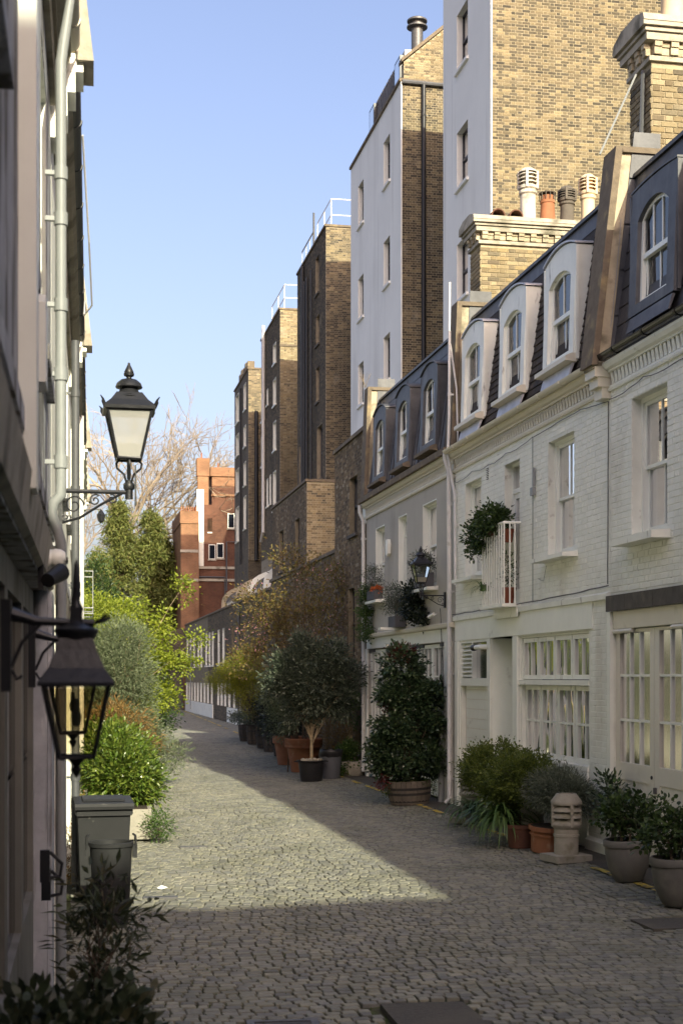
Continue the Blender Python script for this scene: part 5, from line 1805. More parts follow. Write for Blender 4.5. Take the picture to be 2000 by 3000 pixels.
# ------------------------------------------------------------------ lanterns
def lantern(t, c, w, hh, gm, style='street', frost=None):
    """square tapered lantern: base at c, body height hh, top width w; frame bars, four panes, roof, vent dome, finial"""
    cx, cy, cz_ = c
    wb = w * .46
    wt = w * .86
    B = lambda k, f, z: (cx + k[0] * f / 2, cy + k[1] * f / 2, cz_ + z)
    cor = [(-1, -1), (1, -1), (1, 1), (-1, 1)]
    fr = MB()
    for k in cor:
        fr.tube([B(k, wb, 0), B(k, wt, hh)], w * .030, 5)
    for (f, z, r) in ((wb, 0, .032), (wt, hh, .030)):
        fr.tube([B(k, f, z) for k in cor + cor[:1]], w * r, 5)
    fr.build('frame', 'black_iron', t)
    for i in range(4):
        a, b_ = cor[i], cor[(i + 1) % 4]
        p = MB().poly([B(a, wb * .97, .01), B(b_, wb * .97, .01), B(b_, wt * .97, hh - .01), B(a, wt * .97, hh - .01)])
        p.build('pane', gm, t)
    ro = MB()
    rings = [(w * 1.0, hh), (w * 1.02, hh + w * .06), (w * .72, hh + w * .20), (w * .50, hh + w * .36)]
    if style == 'porch':
        rings = [(w * 1.0, hh - .004), (w * 1.0, hh + w * .03), (w * .74, hh + w * .22), (w * .54, hh + w * .46), (w * .44, hh + w * .62)]
    vs, fs = [], []
    for f, z in rings:
        vs += [B(k, f, z) for k in cor]
    for i in range(len(rings) - 1):
        fs += [(i * 4 + j, i * 4 + (j + 1) % 4, i * 4 + 4 + (j + 1) % 4, i * 4 + 4 + j) for j in range(4)]
    fs += [(0, 1, 2, 3), tuple(range(len(vs) - 4, len(vs)))]
    ro.add(vs, fs)
    ro.build('roof', 'black_iron', t)
    q = MB()
    if style == 'street':
        zb = hh + w * .27
        q.lathe([(a_, z_ * .76) for a_, z_ in [(w * .32, 0), (w * .33, .02 * w), (w * .28, .04 * w), (w * .29, .07 * w), (w * .22, .14 * w), (w * .17, .26 * w), (w * .26, .28 * w), (w * .27, .30 * w), (w * .24, .40 * w), (w * .16, .49 * w), (w * .05, .53 * w),
                 (w * .05, .56 * w), (w * .10, .60 * w), (w * .105, .66 * w), (w * .09, .67 * w), (w * .095, .70 * w), (w * .06, .80 * w), (w * .03, .88 * w), (w * .02, .94 * w), (0, .95 * w)]], (cx, cy, cz_ + zb), 20)
    else:
        zb = hh + w * .60
        q.lathe([(w * .24, 0), (w * .26, .05 * w), (w * .30, .10 * w), (w * .30, .14 * w), (w * .12, .22 * w), (w * .07, .30 * w), (w * .10, .42 * w), (w * .05, .52 * w), (w * .06, .60 * w), (w * .05, .8 * w), (w * .035, 1.0 * w), (0, 1.1 * w)], (cx, cy, cz_ + zb), 14)
    q.build('finial', 'black_iron', t, smooth=True)
    if style == 'street':
        for k in cor:
            p0 = Vector(B(k, w * 1.0, hh + .0))
            d = Vector((k[0], k[1], 0)).normalized()
            m = MB()
            sd = d.cross(Vector((0, 0, 1))) * w * .012
            pts = [(0, 0), (.06, .10), (.05, .15), (.10, .22), (.02, .17), (-.02, .12), (-.06, .06)]
            a = [p0 + d * (x * w) + Vector((0, 0, y * w)) + sd for x, y in pts]
            b_ = [p0 + d * (x * w) + Vector((0, 0, y * w)) - sd for x, y in pts]
            n = len(pts)
            m.add(a + b_, [tuple(range(n)), tuple(range(n, 2 * n))[::-1]] + [(i, (i + 1) % n, n + (i + 1) % n, n + i) for i in range(n)])
            m.build('corner_crest', 'black_iron', t)
    else:
        MB().lathe([(0, -.062), (wb * .10, -.05), (wb * .16, -.036), (wb * .09, -.026), (wb * .22, -.012), (wb * .34, -.002)], (cx, cy, cz_), 12).build('drop_finial', 'black_iron', t, smooth=True)
    if frost:
        z0, z1 = frost
        f0 = (wb + (wt - wb) * z0 / hh) * .93
        f1 = (wb + (wt - wb) * z1 / hh) * .93
        m = MB()
        vs = [B(k, f0, z0) for k in cor] + [B(k, f1, z1) for k in cor]
        m.add(vs, [(0, 1, 2, 3), (4, 5, 6, 7), (0, 1, 5, 4), (1, 2, 6, 5), (2, 3, 7, 6), (3, 0, 4, 7)])
        m.build('diffuser', 'lamp_white', t)


def scroll(r, turns, c, flip=1, n=22, plane='xz', start=0):
    pts = []
    for i in range(n + 1):
        f = i / n
        a = start + flip * f * turns * 2 * math.pi
        rr = r * (1 - .78 * f)
        pts.append((c[0] + rr * math.cos(a), c[1], c[2] + rr * math.sin(a)))
    return pts


def street_lamp(label, wall_pt, arm, w, dirx, frost=True, gm='lamp_glass', rz=0, k=1.0):
    q = .66 * w / .355        # cradle scale
    """wall bracket with scrollwork carrying an upright lantern"""
    t = thing('wall_street_lamp', label, 'street lamp', wall_pt, rz)
    s = dirx
    MB().tube([(0, 0, 0), (s * arm, 0, 0)], .016 * k, 8).build('arm', 'black_iron', t, smooth=True)
    MB().box(min(0, s * .03), max(0, s * .03), -.05 * k, .05 * k, -.28 * k, .08 * k).build('wall_plate', 'black_iron', t)
    MB().tube([(s * arm, 0, -.05 * k), (s * arm, 0, .13 * q)], .030 * k, 10).lathe([(.036 * k, .02 * k), (.042 * k, .03 * k), (.042 * k, .06 * k), (.036 * k, .07 * k)], (s * arm, 0, 0), 12).build('post', 'black_iron', t, smooth=True)
    b = MB()
    b.tube([(s * .02, 0, -.24 * k), (s * arm * .30, 0, -.20 * k), (s * arm * .62, 0, -.09 * k), (s * arm * .90, 0, -.01 * k)], .010 * k, 6)
    for (x, z, r, fl, st) in ((.22, -.105, .075, 1, 0), (.52, -.065, .045, 1, 1.0), (.76, -.055, .038, -1, 2.0), (.10, -.20, .040, -1, .5)):
        b.tube(scroll(r * k, 1.4, (s * arm * x, 0, z * k), fl, start=st), .0065 * k, 5)
    b.build('scrollwork', 'black_iron', t, smooth=True, angle=60)
    st = MB()
    st.tube([(s * arm, 0, .10 * k), (s * arm, 0, .36 * q)], .015 * k, 8)
    for dx, dy in ((1, 0), (-1, 0), (0, 1), (0, -1)):
        st.tube([(s * arm + dx * e * q, dy * e * q, z * q) for e, z in ((.03, .12), (.05, .19), (.125, .255), (.135, .305), (.10, .345), (.07, .325))], .009 * k, 5)
    st.build('cradle', 'black_iron', t, smooth=True, angle=60)
    hh = w * .93
    lantern(t, (s * arm, 0, .355 * q), w, hh, gm, 'street', (.012, hh * .30) if frost else None)
    MB().box(s * arm + .045 * k, s * arm + .052 * k, -.06 * k, .06 * k, -.10 * k, .20 * k).build('number_plate', 'black_iron', t)
    return t


street_lamp('black street lamp on a wall bracket high on the left', lw(11.5, .0, 3.71), .55, .40, 1, k=1.05, gm='lamp_frost')
street_lamp('black street lamp on the grey house wall', (RX, 25.09, 3.72), .46, .345, -1, k=.78)


def porch_lamp(label, y):
    t = thing('porch_lantern', label, 'lantern', lw(y, 0, 2.40), LRZ)
    MB().box(-.03, .03, .002, .03, -.20, .06).build('wall_plate', 'black_iron', t)
    out = -lx(y) + .033
    MB().tube([(0, .03, .02), (0, .10, .0), (0, out - .02, -.004), (0, out + .05, -.004)], [.020, .013, .011, .011], 8).build('arm', 'black_iron', t, smooth=True)
    b = MB()
    b.tube([(0, out + .05, -.004), (.012, out + .07, .006), (.014, out + .085, .02)], .005, 5).tube([(0, out + .05, -.004), (-.012, out + .078, .002), (-.014, out + .095, .014)], .005, 5)
    b.tube([(0, .03, -.13), (0, .06, -.06), (0, .11, -.01)], .006, 5).tube([(0, .03, -.14), (0, .045, -.165), (0, .06, -.155)], .005, 5)
    b.build('scrollwork', 'black_iron', t)
    MB().box(-.02, .02, out - .018, out + .018, -.03, .04).build('collar', 'black_iron', t)
    lantern(t, (0, out, -.385), .212, .205, 'smoke_glass', 'porch')
    MB().lathe([(0, .0), (.012, .004), (.016, .03), (.009, .05), (.008, .08)], (0, out, -.30), 10).build('bulb', 'lamp_white', t, smooth=True)
    return t


porch_lamp('nearest hanging black porch lantern, large and out of focus', 4.15)
porch_lamp('second hanging black porch lantern, seen through the nearest one', 5.95)


# ------------------------------------------------------------------ plants
def leaf_mesh(name, P, D, l, w, m, parent, seed=1, fold=.25, curl=0.0):
    """one folded four-point leaf for each point P, pointing along D; l, w mean length and width"""
    r = np.random.default_rng(seed)
    n = len(P)
    D = D / (np.linalg.norm(D, axis=1, keepdims=True) + 1e-9)
    up = r.normal(size=(n, 3)) * .6 + np.array([0, 0, 1.0])
    S_ = np.cross(D, up)
    S_ /= (np.linalg.norm(S_, axis=1, keepdims=True) + 1e-9)
    Nn = np.cross(S_, D)
    L = (l * r.uniform(.65, 1.3, n))[:, None]
    Wd = (w * r.uniform(.7, 1.25, n))[:, None]
    mid = P + D * L * .45 + Nn * (L * curl)
    if l > .058 and w / l > .3 and l < .11:
        # rounder six-point blade for the broad-leaved plants
        a, b_ = P + D * L * .28 + Nn * L * curl, P + D * L * .68 + Nn * L * curl * .6
        o1, o2 = S_ * Wd * .46, S_ * Wd * .42
        up_ = Nn * Wd * fold
        V = np.stack([P, a + o1 + up_, b_ + o2 + up_ * .8, P + D * L - Nn * L * curl * .5, b_ - o2 + up_ * .8, a - o1 + up_], 1)
        base = np.arange(n)[:, None, None] * 6
        F = base + np.array([(0, 1, 5), (1, 2, 5), (2, 4, 5), (2, 3, 4)])[None]
        return npmesh(name, V, F.reshape(-1, 3), np.repeat(r.random(n), 4), m, parent)
    V = np.stack([P, mid + S_ * Wd / 2 + Nn * Wd * fold, P + D * L - Nn * L * curl * .5, mid - S_ * Wd / 2 + Nn * Wd * fold], 1)
    base = np.arange(n)[:, None, None] * 4
    F = base + np.array([(0, 1, 2), (0, 2, 3)])[None]
    return npmesh(name, V, F.reshape(-1, 3), np.repeat(r.random(n), 2), m, parent)


def crown_points(blobs, seed, clump=.10, per=26, shell=.55, dens=2.4):
    """leaf positions in clumps spread through ellipsoid blobs (cx, cy, cz, rx, ry, rz, n); returns points, outward directions, clump centres"""
    r = np.random.default_rng(seed)
    P, D, C = [], [], []
    for (cx, cy, cz_, rx, ry, rz, n) in blobs:
        m = max(3, int(n / per))
        n = int(n * dens)
        d = r.normal(size=(m, 3))
        d /= np.linalg.norm(d, axis=1, keepdims=True)
        rad = (shell + (1 - shell) * r.random(m) ** .6)
        cc = np.array([cx, cy, cz_]) + d * rad[:, None] * np.array([rx, ry, rz])
        C.append(cc)
        k = r.integers(0, m, n)
        # denser clumps are chosen more often, which leaves gaps between them
        off = r.normal(size=(n, 3)) * clump * np.array([1, 1, .8])
        P.append(cc[k] + off)
        D.append(d[k] * .7 + off / clump * .45 + r.normal(size=(n, 3)) * .45 + np.array([0, 0, .1]))
    return np.concatenate(P), np.concatenate(D), np.concatenate(C)


def branches(mb, base, targets, r0, r1, fork=.45, wig=.08, n=5, seed=1, top=None):
    """limbs from the stem to the clump centres"""
    rr = random.Random(seed)
    base = Vector(base)
    for tg in targets:
        tg = Vector(tg)
        h = fork * (.4 + .9 * rr.random())
        st = base.lerp(Vector((base.x, base.y, tg.z)), h) if top is None else base.lerp(Vector(top), min(1, h * 1.5))
        pts = []
        for i in range(n + 1):
            f = i / n
            p = st.lerp(tg, f)
            p.z += .12 * (tg - st).length * math.sin(math.pi * f) * .5
            p += Vector((rr.uniform(-wig, wig), rr.uniform(-wig, wig), rr.uniform(-wig, wig))) * (math.sin(math.pi * f))
            pts.append(p)
        mb.tube(pts, [r0 + (r1 - r0) * i / n for i in range(n + 1)], 4, cap=False)


def shrub(name, label, cat, loc, blobs, leafm_, l, w, seed, barkm='bark', stems=((0, 0),), stem_top=.5, r0=.012, nb=40, clump=.1, per=26, fold=.25, shell=.55, group=None, extra=None, curl=0, trunk_r=None, lname='foliage', dens=2.4):
    t = thing(name, label, cat, loc, 0, group)
    P, D, C = crown_points(blobs, seed, clump, per, shell, dens)
    leaf_mesh(lname, P, D, l, w, leafm_, t, seed, fold, curl)
    b = MB()
    rr = np.random.default_rng(seed + 1)
    for (sx, sy) in stems:
        tz = stem_top
        top = (sx * 1.5 + blobs[0][0] * .3, sy * 1.5 + blobs[0][1] * .3, tz)
        tr = trunk_r or r0 * 1.8
        b.tube([(sx, sy, -.05), (sx * 1.15 + .01, sy * 1.15, tz * .5), top], [tr * 1.15, tr, tr * .85], 7)
        pick = C[rr.permutation(len(C))[:max(3, nb // len(stems))]]
        branches(b, (sx, sy, 0), [tuple(p) for p in pick], r0, r0 * .25, .5, .05, 5, seed, top)
    b.build('branch', barkm, t)
    if extra:
        extra(t)
    return t


def lathe_pot(name, label, loc, prof, m, soil_z=None, soil_r=None, n=28, tilt=0, cat='plant pot', group=None, rim=None):
    t = thing(name, label, cat, loc, 0, group, rot=(0, -tilt, 0))
    MB().lathe(prof, (0, 0, 0), n).build('body', m, t, smooth=True)
    if soil_z is not None:
        MB().lathe([(soil_r, soil_z), (soil_r * .5, soil_z + .015), (0, soil_z + .02)], (0, 0, 0), n).build('soil', 'soil', t)
    return t


def zg(x, y=15):
    return float(gz(x, y))


def bowl_pot(label, x, y, s=1.0):
    t = lathe_pot('bowl_planter', label, (x, y, zg(x) + .012), [(0, .0), (.145 * s, .0), (.165 * s, .02 * s), (.225 * s, .16 * s), (.247 * s, .30 * s), (.247 * s, .385 * s), (.262 * s, .388 * s), (.266 * s, .40 * s), (.264 * s, .45 * s), (.255 * s, .462 * s), (.232 * s, .462 * s), (.226 * s, .40 * s)], 'grey_pot', .40 * s, .228 * s, tilt=R(2.5), group='grey bowl planters by the garage')
    return t


bowl_pot('grey bowl planter standing before the cream garage doors', 6.17, 15.10)
bowl_pot('grey bowl planter cut by the right picture edge', 6.02, 13.42, 1.05)


def hydrangea(label, x, y, s, seed, tall):
    st = [(.09 * math.cos(a), .09 * math.sin(a)) for a in (0, 1.1, 2.2, 3.3, 4.4, 5.5)]
    bl = [(0, 0, .78 - .42, .27 * s, .25 * s, .20 * s, 420), (-.16 * s, .05, .28, .16, .16, .14, 160), (.18 * s, -.05, .32, .16, .16, .14, 160), (0, 0, .15, .20, .2, .08, 120)] + tall
    return shrub('potted_shrub', label, 'shrub', (x, y, zg(x) + .42), bl, 'leaf_hydrangea', .066, .042, seed, 'bark', st, .22, .006, 36, .055, 10, .2, .35, dens=1.25)


hydrangea('leafy green shrub growing in the grey bowl by the garage', 6.17, 15.10, 1.0, 51, [(-.13, .05, .64, .03, .03, .06, 14), (.08, 0, .52, .05, .05, .05, 30), (-.30, .10, .30, .06, .06, .05, 24)])
hydrangea('leafy green shrub in the planter at the right picture edge', 6.02, 13.42, 1.1, 52, [(-.18, .05, .60, .05, .05, .07, 30), (-.32, .0, .25, .08, .08, .05, 40), (-.10, .0, .50, .08, .08, .05, 40)])


def chimney_planter(label, x, y, h=.80, r=.165, rz=.2):
    t = thing('chimney_pot_planter', label, 'planter', (x, y, zg(x) + .005), rz, 'old chimney pots used as planters')
    MB().prism([(-.235, -.22), (.235, -.22), (.25, -.2), (.25, .22), (-.25, .22), (-.25, -.2)], 'z', 0, .085).build('base_slab', 'concrete_pot', t)
    MB().lathe([(.15, .08), (.15, .30), (.16, .305), (.16, .335), (.15, .34), (.152, .40), (.18, .43), (.185, .45), (.13, .45)], (0, 0, 0), 24).build('shaft', 'concrete_pot', t, smooth=True)
    MB().lathe([(.12, .44), (.12, .70)], (0, 0, 0), 16).build('flue_lining', 'stone_dark', t)
    for k in range(3):
        z = .455 + k * .082
        MB().lathe([(.12, z + .07), (.178, z + .02), (.184, z), (.176, z - .002), (.12, z + .045)], (0, 0, 0), 24).build('louvre', 'concrete_pot', t, smooth=True)
    for k in range(4):
        a = k * math.pi / 2 + R(-100)
        d = Vector((math.cos(a), math.sin(a), 0))
        s = d.cross(Vector((0, 0, 1))) * .018
        m = MB()
        p = [d * .12 + s, d * .192 + s, d * .192 - s, d * .12 - s]
        m.add([(q.x, q.y, .43) for q in p] + [(q.x, q.y, .72) for q in p], [(0, 1, 2, 3), (4, 5, 6, 7), (0, 1, 5, 4), (1, 2, 6, 5), (2, 3, 7, 6), (3, 0, 4, 7)])
        m.build('post', 'concrete_pot', t)
    MB().lathe([(.12, .69), (.186, .70), (.192, .72), (.188, .745), (.135, .82), (.125, .835), (.10, .835), (.10, .74)], (0, 0, 0), 24).build('hood', 'concrete_pot', t, smooth=True)
    return t


chimney_planter('pale louvred chimney pot on a square slab, nearest of the three', 6.10, 16.93)
chimney_planter('pale louvred chimney pot half hidden between two terracotta planters', 6.20, 18.55, rz=.9)
chimney_planter('pale louvred chimney pot behind the strap-leaved plant', 6.22, 21.6, rz=.5)

# terracotta planters
t = thing('terracotta_trough', 'bow-fronted terracotta trough beside the nearest chimney pot', 'planter', (6.17, 17.85, zg(6.17) + .005), 0)
arc = [(-.30 + .0, .34)] + [(-.30 + .30 - .30 * math.cos(math.pi * i / 10) - .16 * math.sin(math.pi * i / 10), .34 - .68 * i / 10) for i in range(11)]
pl = [(.15, .36), (-.08, .36), (-.17, .22), (-.205, 0), (-.17, -.22), (-.08, -.36), (.15, -.36)]
for nm, sc, z0, z1 in (('body', .92, 0, .30), ('moulding', 1.0, .215, .24), ('rim', 1.06, .28, .335)):
    MB().prism([(p[0] * sc, p[1] * sc) for p in pl], 'z', z0, z1).build(nm, 'terracotta', t)
MB().prism([(p[0] * .95, p[1] * .95) for p in pl], 'z', .334, .337).build('soil', 'soil', t)
lathe_pot('terracotta_pot', 'dark terracotta ribbed pot under the big green bush', (6.02, 18.45, zg(6.02) + .005), [(0, 0), (.17, 0), (.20, .12), (.225, .26), (.25, .265), (.255, .31), (.235, .315), (.22, .27)], 'terracotta_dark', .28, .225)
lathe_pot('terracotta_pot', 'dark terracotta pot behind the ribbed one', (6.35, 19.6, zg(6.35) + .005), [(0, 0), (.17, 0), (.22, .28), (.25, .285), (.255, .33), (.235, .335), (.22, .29)], 'terracotta_dark', .3, .225)

shrub('clipped_bush', 'big rounded yellow-green bush in front of the white house', 'bush', (6.15, 19.2, zg(6.15) + .25), [(0, .7, .70, .50, .85, .36, 5200), (-.05, -.55, .66, .46, .75, .34, 5200), (.0, .1, .52, .42, .9, .34, 2600), (-.25, -.3, .35, .25, .5, .25, 900)], 'leaf_box', .042, .026, 61, 'bark', [(0, .5), (0, -.4), (.05, 0)], .4, .010, 70, .065, 55)
shrub('rosemary_bush', 'grey-green feathery bush in the terracotta trough', 'bush', (6.30, 17.75, zg(6.3) + .32), [(0, .05, .46, .36, .46, .26, 4200), (.05, -.25, .42, .32, .3, .22, 2400)], 'leaf_grey', .07, .013, 62, 'bark', [(0, .15), (0, -.15)], .25, .007, 70, .06, 24, shell=.4)
shrub('small_bush', 'small loose bush with twiggy growth by the brick pier', 'bush', (6.52, 16.45, 0.02), [(0, 0, .62, .14, .22, .2, 260), (.02, .1, .85, .12, .2, .15, 160)], 'leaf_camellia', .07, .026, 63, 'bark', [(0, 0)], .4, .006, 18, .06, 12)


def strap_plant(name, label, loc, n, ln, w, m, seed, lean=(0, 0), up=.8):
    """clump of arching strap leaves"""
    r = random.Random(seed)
    t = thing(name, label, 'plant', loc, 0)
    b = MB()
    for k in range(n):
        a = r.uniform(0, 6.28)
        d = Vector((math.cos(a) + lean[0], math.sin(a) + lean[1], 0)).normalized()
        L = ln * r.uniform(.6, 1.15)
        pitch = r.uniform(.35, 1.25) * up
        s = d.cross(Vector((0, 0, 1)))
        p = Vector((r.uniform(-.07, .07), r.uniform(-.07, .07), 0))
        vs, fs = [], []
        N = 7
        an = pitch
        for i in range(N + 1):
            ww = w * (1 - (i / N) ** 2.2) * .5 + .001
            vs += [p + s * ww, p - s * ww]
            st = L / N
            p = p + (d * math.cos(an) + Vector((0, 0, 1)) * math.sin(an)) * st
            an -= (.28 + .12 * r.random()) * (1.0 if i else .3)
        for i in range(N):
            fs.append((2 * i, 2 * i + 1, 2 * i + 3, 2 * i + 2))
        b.add(vs, fs, r.random())
    b.build('strap_leaves', m, t, smooth=True)
    MB().lathe([(.08, -.02), (.06, .06), (0, .08)], (0, 0, 0), 8).build('crown', m, t)
    return t


strap_plant('agapanthus', 'arching strap-leaved plant spilling over the cobbles', (5.84, 18.75, zg(5.88) + .30), 170, .78, .042, 'leaf_agapanthus', 71, (-.40, -.05), 1.0)
strap_plant('agapanthus', 'arching strap-leaved plant by the boarded garage door', (6.18, 21.2, zg(6.2) + .2), 90, .70, .036, 'leaf_agapanthus', 72, (-.3, .2))

# half barrel with the tall camellia


def half_barrel(label, x, y, r, h, m='barrel_wood', tilt=R(2.5), group=None, hoops=3):
    t = thing('half_barrel', label, 'barrel', (x, y, zg(x, y) + .008), 0, group, rot=(0, -tilt, 0))
    n = 26
    for k in range(n):
        a0, a1 = 2 * math.pi * (k + .04) / n, 2 * math.pi * (k + .96) / n
        prof = [(r * .86, 0), (r * .95, h * .35), (r, h * .75), (r, h)]
        vs = []
        for rr, z in prof:
            for q in (rr, rr - .025):
                for a in (a0, a1):
                    vs.append((q * math.cos(a), q * math.sin(a), z))
        fs = []
        for i in range(3):
            o = i * 4
            fs += [(o, o + 1, o + 5, o + 4), (o + 2, o + 6, o + 7, o + 3), (o, o + 4, o + 6, o + 2), (o + 1, o + 3, o + 7, o + 5)]
        fs += [(12, 13, 15, 14)]
        MB().add(vs, fs).build('stave', m, t)
    for f in ((.10, .40, .62) if hoops == 3 else (.2, .7)):
        z = h * f
        rr = np.interp(f, [0, .35, .75, 1], [.86, .95, 1, 1]) * r + .003
        MB().lathe([(rr - .004, z), (rr, z), (rr + .004, z + .035 + .01 * (f > .3)), (rr - .002, z + .036 + .01 * (f > .3))], (0, 0, 0), 30).build('hoop', 'iron_hoop', t, smooth=True)
    MB().lathe([(r - .03, h - .06), (r * .5, h - .04), (0, h - .03)], (0, 0, 0), 20).build('soil', 'soil', t)
    return t


half_barrel('weathered wooden half barrel holding the tall dark camellia', 6.10, 25.15, .40, .42)


def cam_extra(t):
    P, D, C = crown_points([(-.1, 0, 2.66, .24, .24, .14, 260), (-.38, .1, 1.72, .10, .1, .06, 60), (-.42, .0, 1.5, .1, .1, .05, 40), (-.5, -.1, .35, .16, .12, .07, 90)], 82, .05, 12)
    leaf_mesh('young_leaves', P, D, .065, .020, 'leaf_red', t, 83)
    P, D, C = crown_points([(-.02, 0, .36, .40, .40, .04, 260), (.38, 0, .25, .06, .2, .12, 120), (-.40, 0, .22, .06, .2, .14, 160)], 84, .04, 10)
    leaf_mesh('trailing_ivy', P, D, .03, .022, 'leaf_ivy', t, 85)


shrub('camellia', 'tall dark glossy camellia in front of the white garage doors', 'shrub', (6.10, 25.15, zg(6.1) + .05),
      [(-.05, 0, .80, .66, .55, .36, 2600), (.0, 0, 1.35, .62, .52, .36, 2300), (.22, 0, 1.80, .52, .4, .28, 1300), (-.10, 0, 1.95, .42, .4, .34, 1300), (-.12, 0, 2.42, .30, .30, .30, 800), (.60, 0, 2.02, .18, .14, .10, 160), (-.52, 0, .98, .2, .2, .2, 360), (.55, 0, .62, .22, .2, .18, 300)],
      'leaf_camellia', .074, .048, 81, 'bark', [(.05, 0), (-.06, .03), (.0, -.05)], .8, .016, 60, .085, 42, extra=cam_extra, trunk_r=.032)

# ivy-covered stone planter, grey bin with liner, olive in a black tub, terracotta pots
t = lathe_pot('stone_planter', 'low mossy round stone planter by the white drainpipe', (6.52, 32.35, zg(6.5, 32)), [(0, 0), (.24, 0), (.30, .08), (.33, .22), (.32, .33), (.29, .34), (.27, .28)], 'stone', .28, .28)
shrub('trailing_plant', 'bright green leafy plant beside the mossy stone planter', 'plant', (6.30, 32.25, zg(6.3, 32)), [(0, 0, .38, .24, .22, .32, 900), (.15, 0, .62, .2, .2, .2, 300), (.05, .1, .1, .2, .2, .1, 200)], 'leaf_ivy', .06, .035, 91, 'bark', [(0, 0)], .3, .006, 20, .06, 16)
shrub('trailing_plant', 'small green sapling leaning on the white drainpipe', 'plant', (6.55, 32.9, .0), [(0, 0, 1.72, .22, .25, .20, 420), (.05, 0, 1.25, .12, .12, .12, 80)], 'leaf_ivy', .06, .03, 92, 'bark_pale', [(0, 0)], 1.1, .007, 18, .07, 14)
t = lathe_pot('dustbin', 'slate grey plastic bin lined with a black bag', (5.90, 31.95, zg(5.9, 32)), [(0, 0), (.17, 0), (.175, .02), (.225, .52), (.235, .53), (.235, .56), (.215, .56), (.2, .3)], 'bin_blue', .5, .2, cat='bin') if 'bin_blue' in MATS else None
mat('bin_blue', (.10, .105, .115), .45, (5, .1))
t = lathe_pot('dustbin', 'slate grey plastic bin lined with a black bag', (5.92, 31.95, zg(5.9, 32)), [(0, 0), (.19, 0), (.195, .02), (.245, .55), (.255, .56), (.255, .60), (.235, .60), (.2, .3)], 'bin_blue', cat='bin')
lb = MB()
lb.lathe([(.245, .50), (.262, .53), (.268, .60), (.272, .635), (.250, .66), (.21, .65), (.19, .55), (0, .52)], (0, 0, 0), 22)
lb.v = [(x * (1 + random.uniform(-.03, .03)), y * (1 + random.uniform(-.03, .03)), z + random.uniform(-.012, .012)) for x, y, z in lb.v]
lb.build('bin_liner', 'black_plastic', t, smooth=True)
t = lathe_pot('plant_tub', 'black plastic tub holding the olive standard', (5.40, 31.55, zg(5.4, 32)), [(0, 0), (.235, 0), (.24, .02), (.295, .42), (.325, .43), (.335, .445), (.335, .47), (.30, .47), (.28, .3)], 'black_plastic', .40, .29)
for s in (-1, 1):
    MB().tube([(s * .32, -.06, .44), (s * .38, 0, .44), (s * .32, .06, .44)], .012, 6).build('handle', 'black_plastic', t)
rs = MB()
rr = random.Random(3)
for k in range(22):
    a, q = rr.uniform(0, 6.28), rr.uniform(.05, .24)
    rs.lathe([(0, -.03), (.04, -.02), (.05, 0), (.035, .03), (0, .04)], (q * math.cos(a), q * math.sin(a), .44 + rr.uniform(0, .04)), 6)
stuff(rs.build('pebble_mulch', 'stone', t))
shrub('olive_standard', 'round-headed olive tree with bare stem in the black tub', 'tree', (5.40, 31.55, zg(5.4, 32) + .40), [(.12, 0, 1.75, .80, .75, .66, 3800), (-.50, .1, 1.95, .42, .5, .50, 1600), (.50, 0, 1.50, .48, .5, .45, 1300), (.15, .0, 2.30, .55, .6, .38, 1400), (-.75, 0, 1.5, .25, .3, .25, 380), (.85, 0, 1.95, .25, .3, .25, 380), (-.2, 0, 2.6, .25, .3, .2, 300), (.55, 0, 2.45, .3, .3, .2, 300), (-.3, 0, 1.1, .35, .3, .18, 300)], 'leaf_olive', .092, .030, 101, 'bark_pale', [(0, 0)], 1.30, .016, 70, .12, 60, trunk_r=.035, shell=.45)
lathe_pot('terracotta_pot', 'large terracotta pot with double rim holding the cherry', (5.72, 34.55, zg(5.7, 34)), [(0, 0), (.30, 0), (.31, .03), (.40, .58), (.455, .60), (.46, .64), (.455, .66), (.465, .68), (.475, .80), (.46, .82), (.42, .82), (.38, .7)], 'terracotta', .72, .41)
lathe_pot('terracotta_pot', 'smaller terracotta pot behind the large one', (5.78, 37.4, zg(5.8, 37)), [(0, 0), (.27, 0), (.36, .55), (.41, .57), (.415, .75), (.38, .75), (.34, .6)], 'terracotta', .68, .37)


def cherry_extra(t):
    P, D, C = crown_points([(0, 0, 3.2, 1.5, 1.1, 1.3, 200), (-1.2, 0, 2.6, .6, .6, .5, 110)], 112, .16, 8, dens=1)
    leaf_mesh('blossom', P, D, .05, .04, 'leaf_pink', t, 113)


shrub('flowering_cherry', 'open bronze-leaved cherry with a few pink blossoms in the terracotta pot', 'tree', (5.72, 34.75, zg(5.7, 34) + .70),
      [(.1, 0, 2.9, 1.15, 1.0, .95, 1900), (.3, .2, 3.9, .95, .9, .65, 1200), (-.75, .0, 2.7, .75, .8, .7, 1300), (-.95, .2, 3.4, .65, .7, .5, 800), (1.0, .3, 4.1, .7, .6, .4, 600), (-1.35, .1, 2.0, .5, .5, .45, 620), (-.35, 0, 4.5, .5, .5, .3, 320), (.6, 0, 2.0, .7, .6, .5, 600)],
      'leaf_bronze', .085, .035, 111, 'bark', [(-.12, 0), (.10, .05), (.0, -.10), (.16, -.1)], 1.6, .016, 110, .17, 20, extra=cherry_extra, shell=.25, trunk_r=.024, dens=1.25)
shrub('silver_shrub', 'silver-leaved shrub catching the sun beside the olive standard', 'shrub', (5.15, 34.6, zg(5.2, 34)), [(-.05, 0, 2.0, .42, .45, .45, 1500), (.2, 0, 2.45, .4, .4, .35, 900), (0, 0, 1.3, .3, .35, .45, 700)], 'leaf_silver', .075, .022, 114, 'bark', [(.2, .1), (.3, 0)], 1.1, .010, 36, .09, 18)

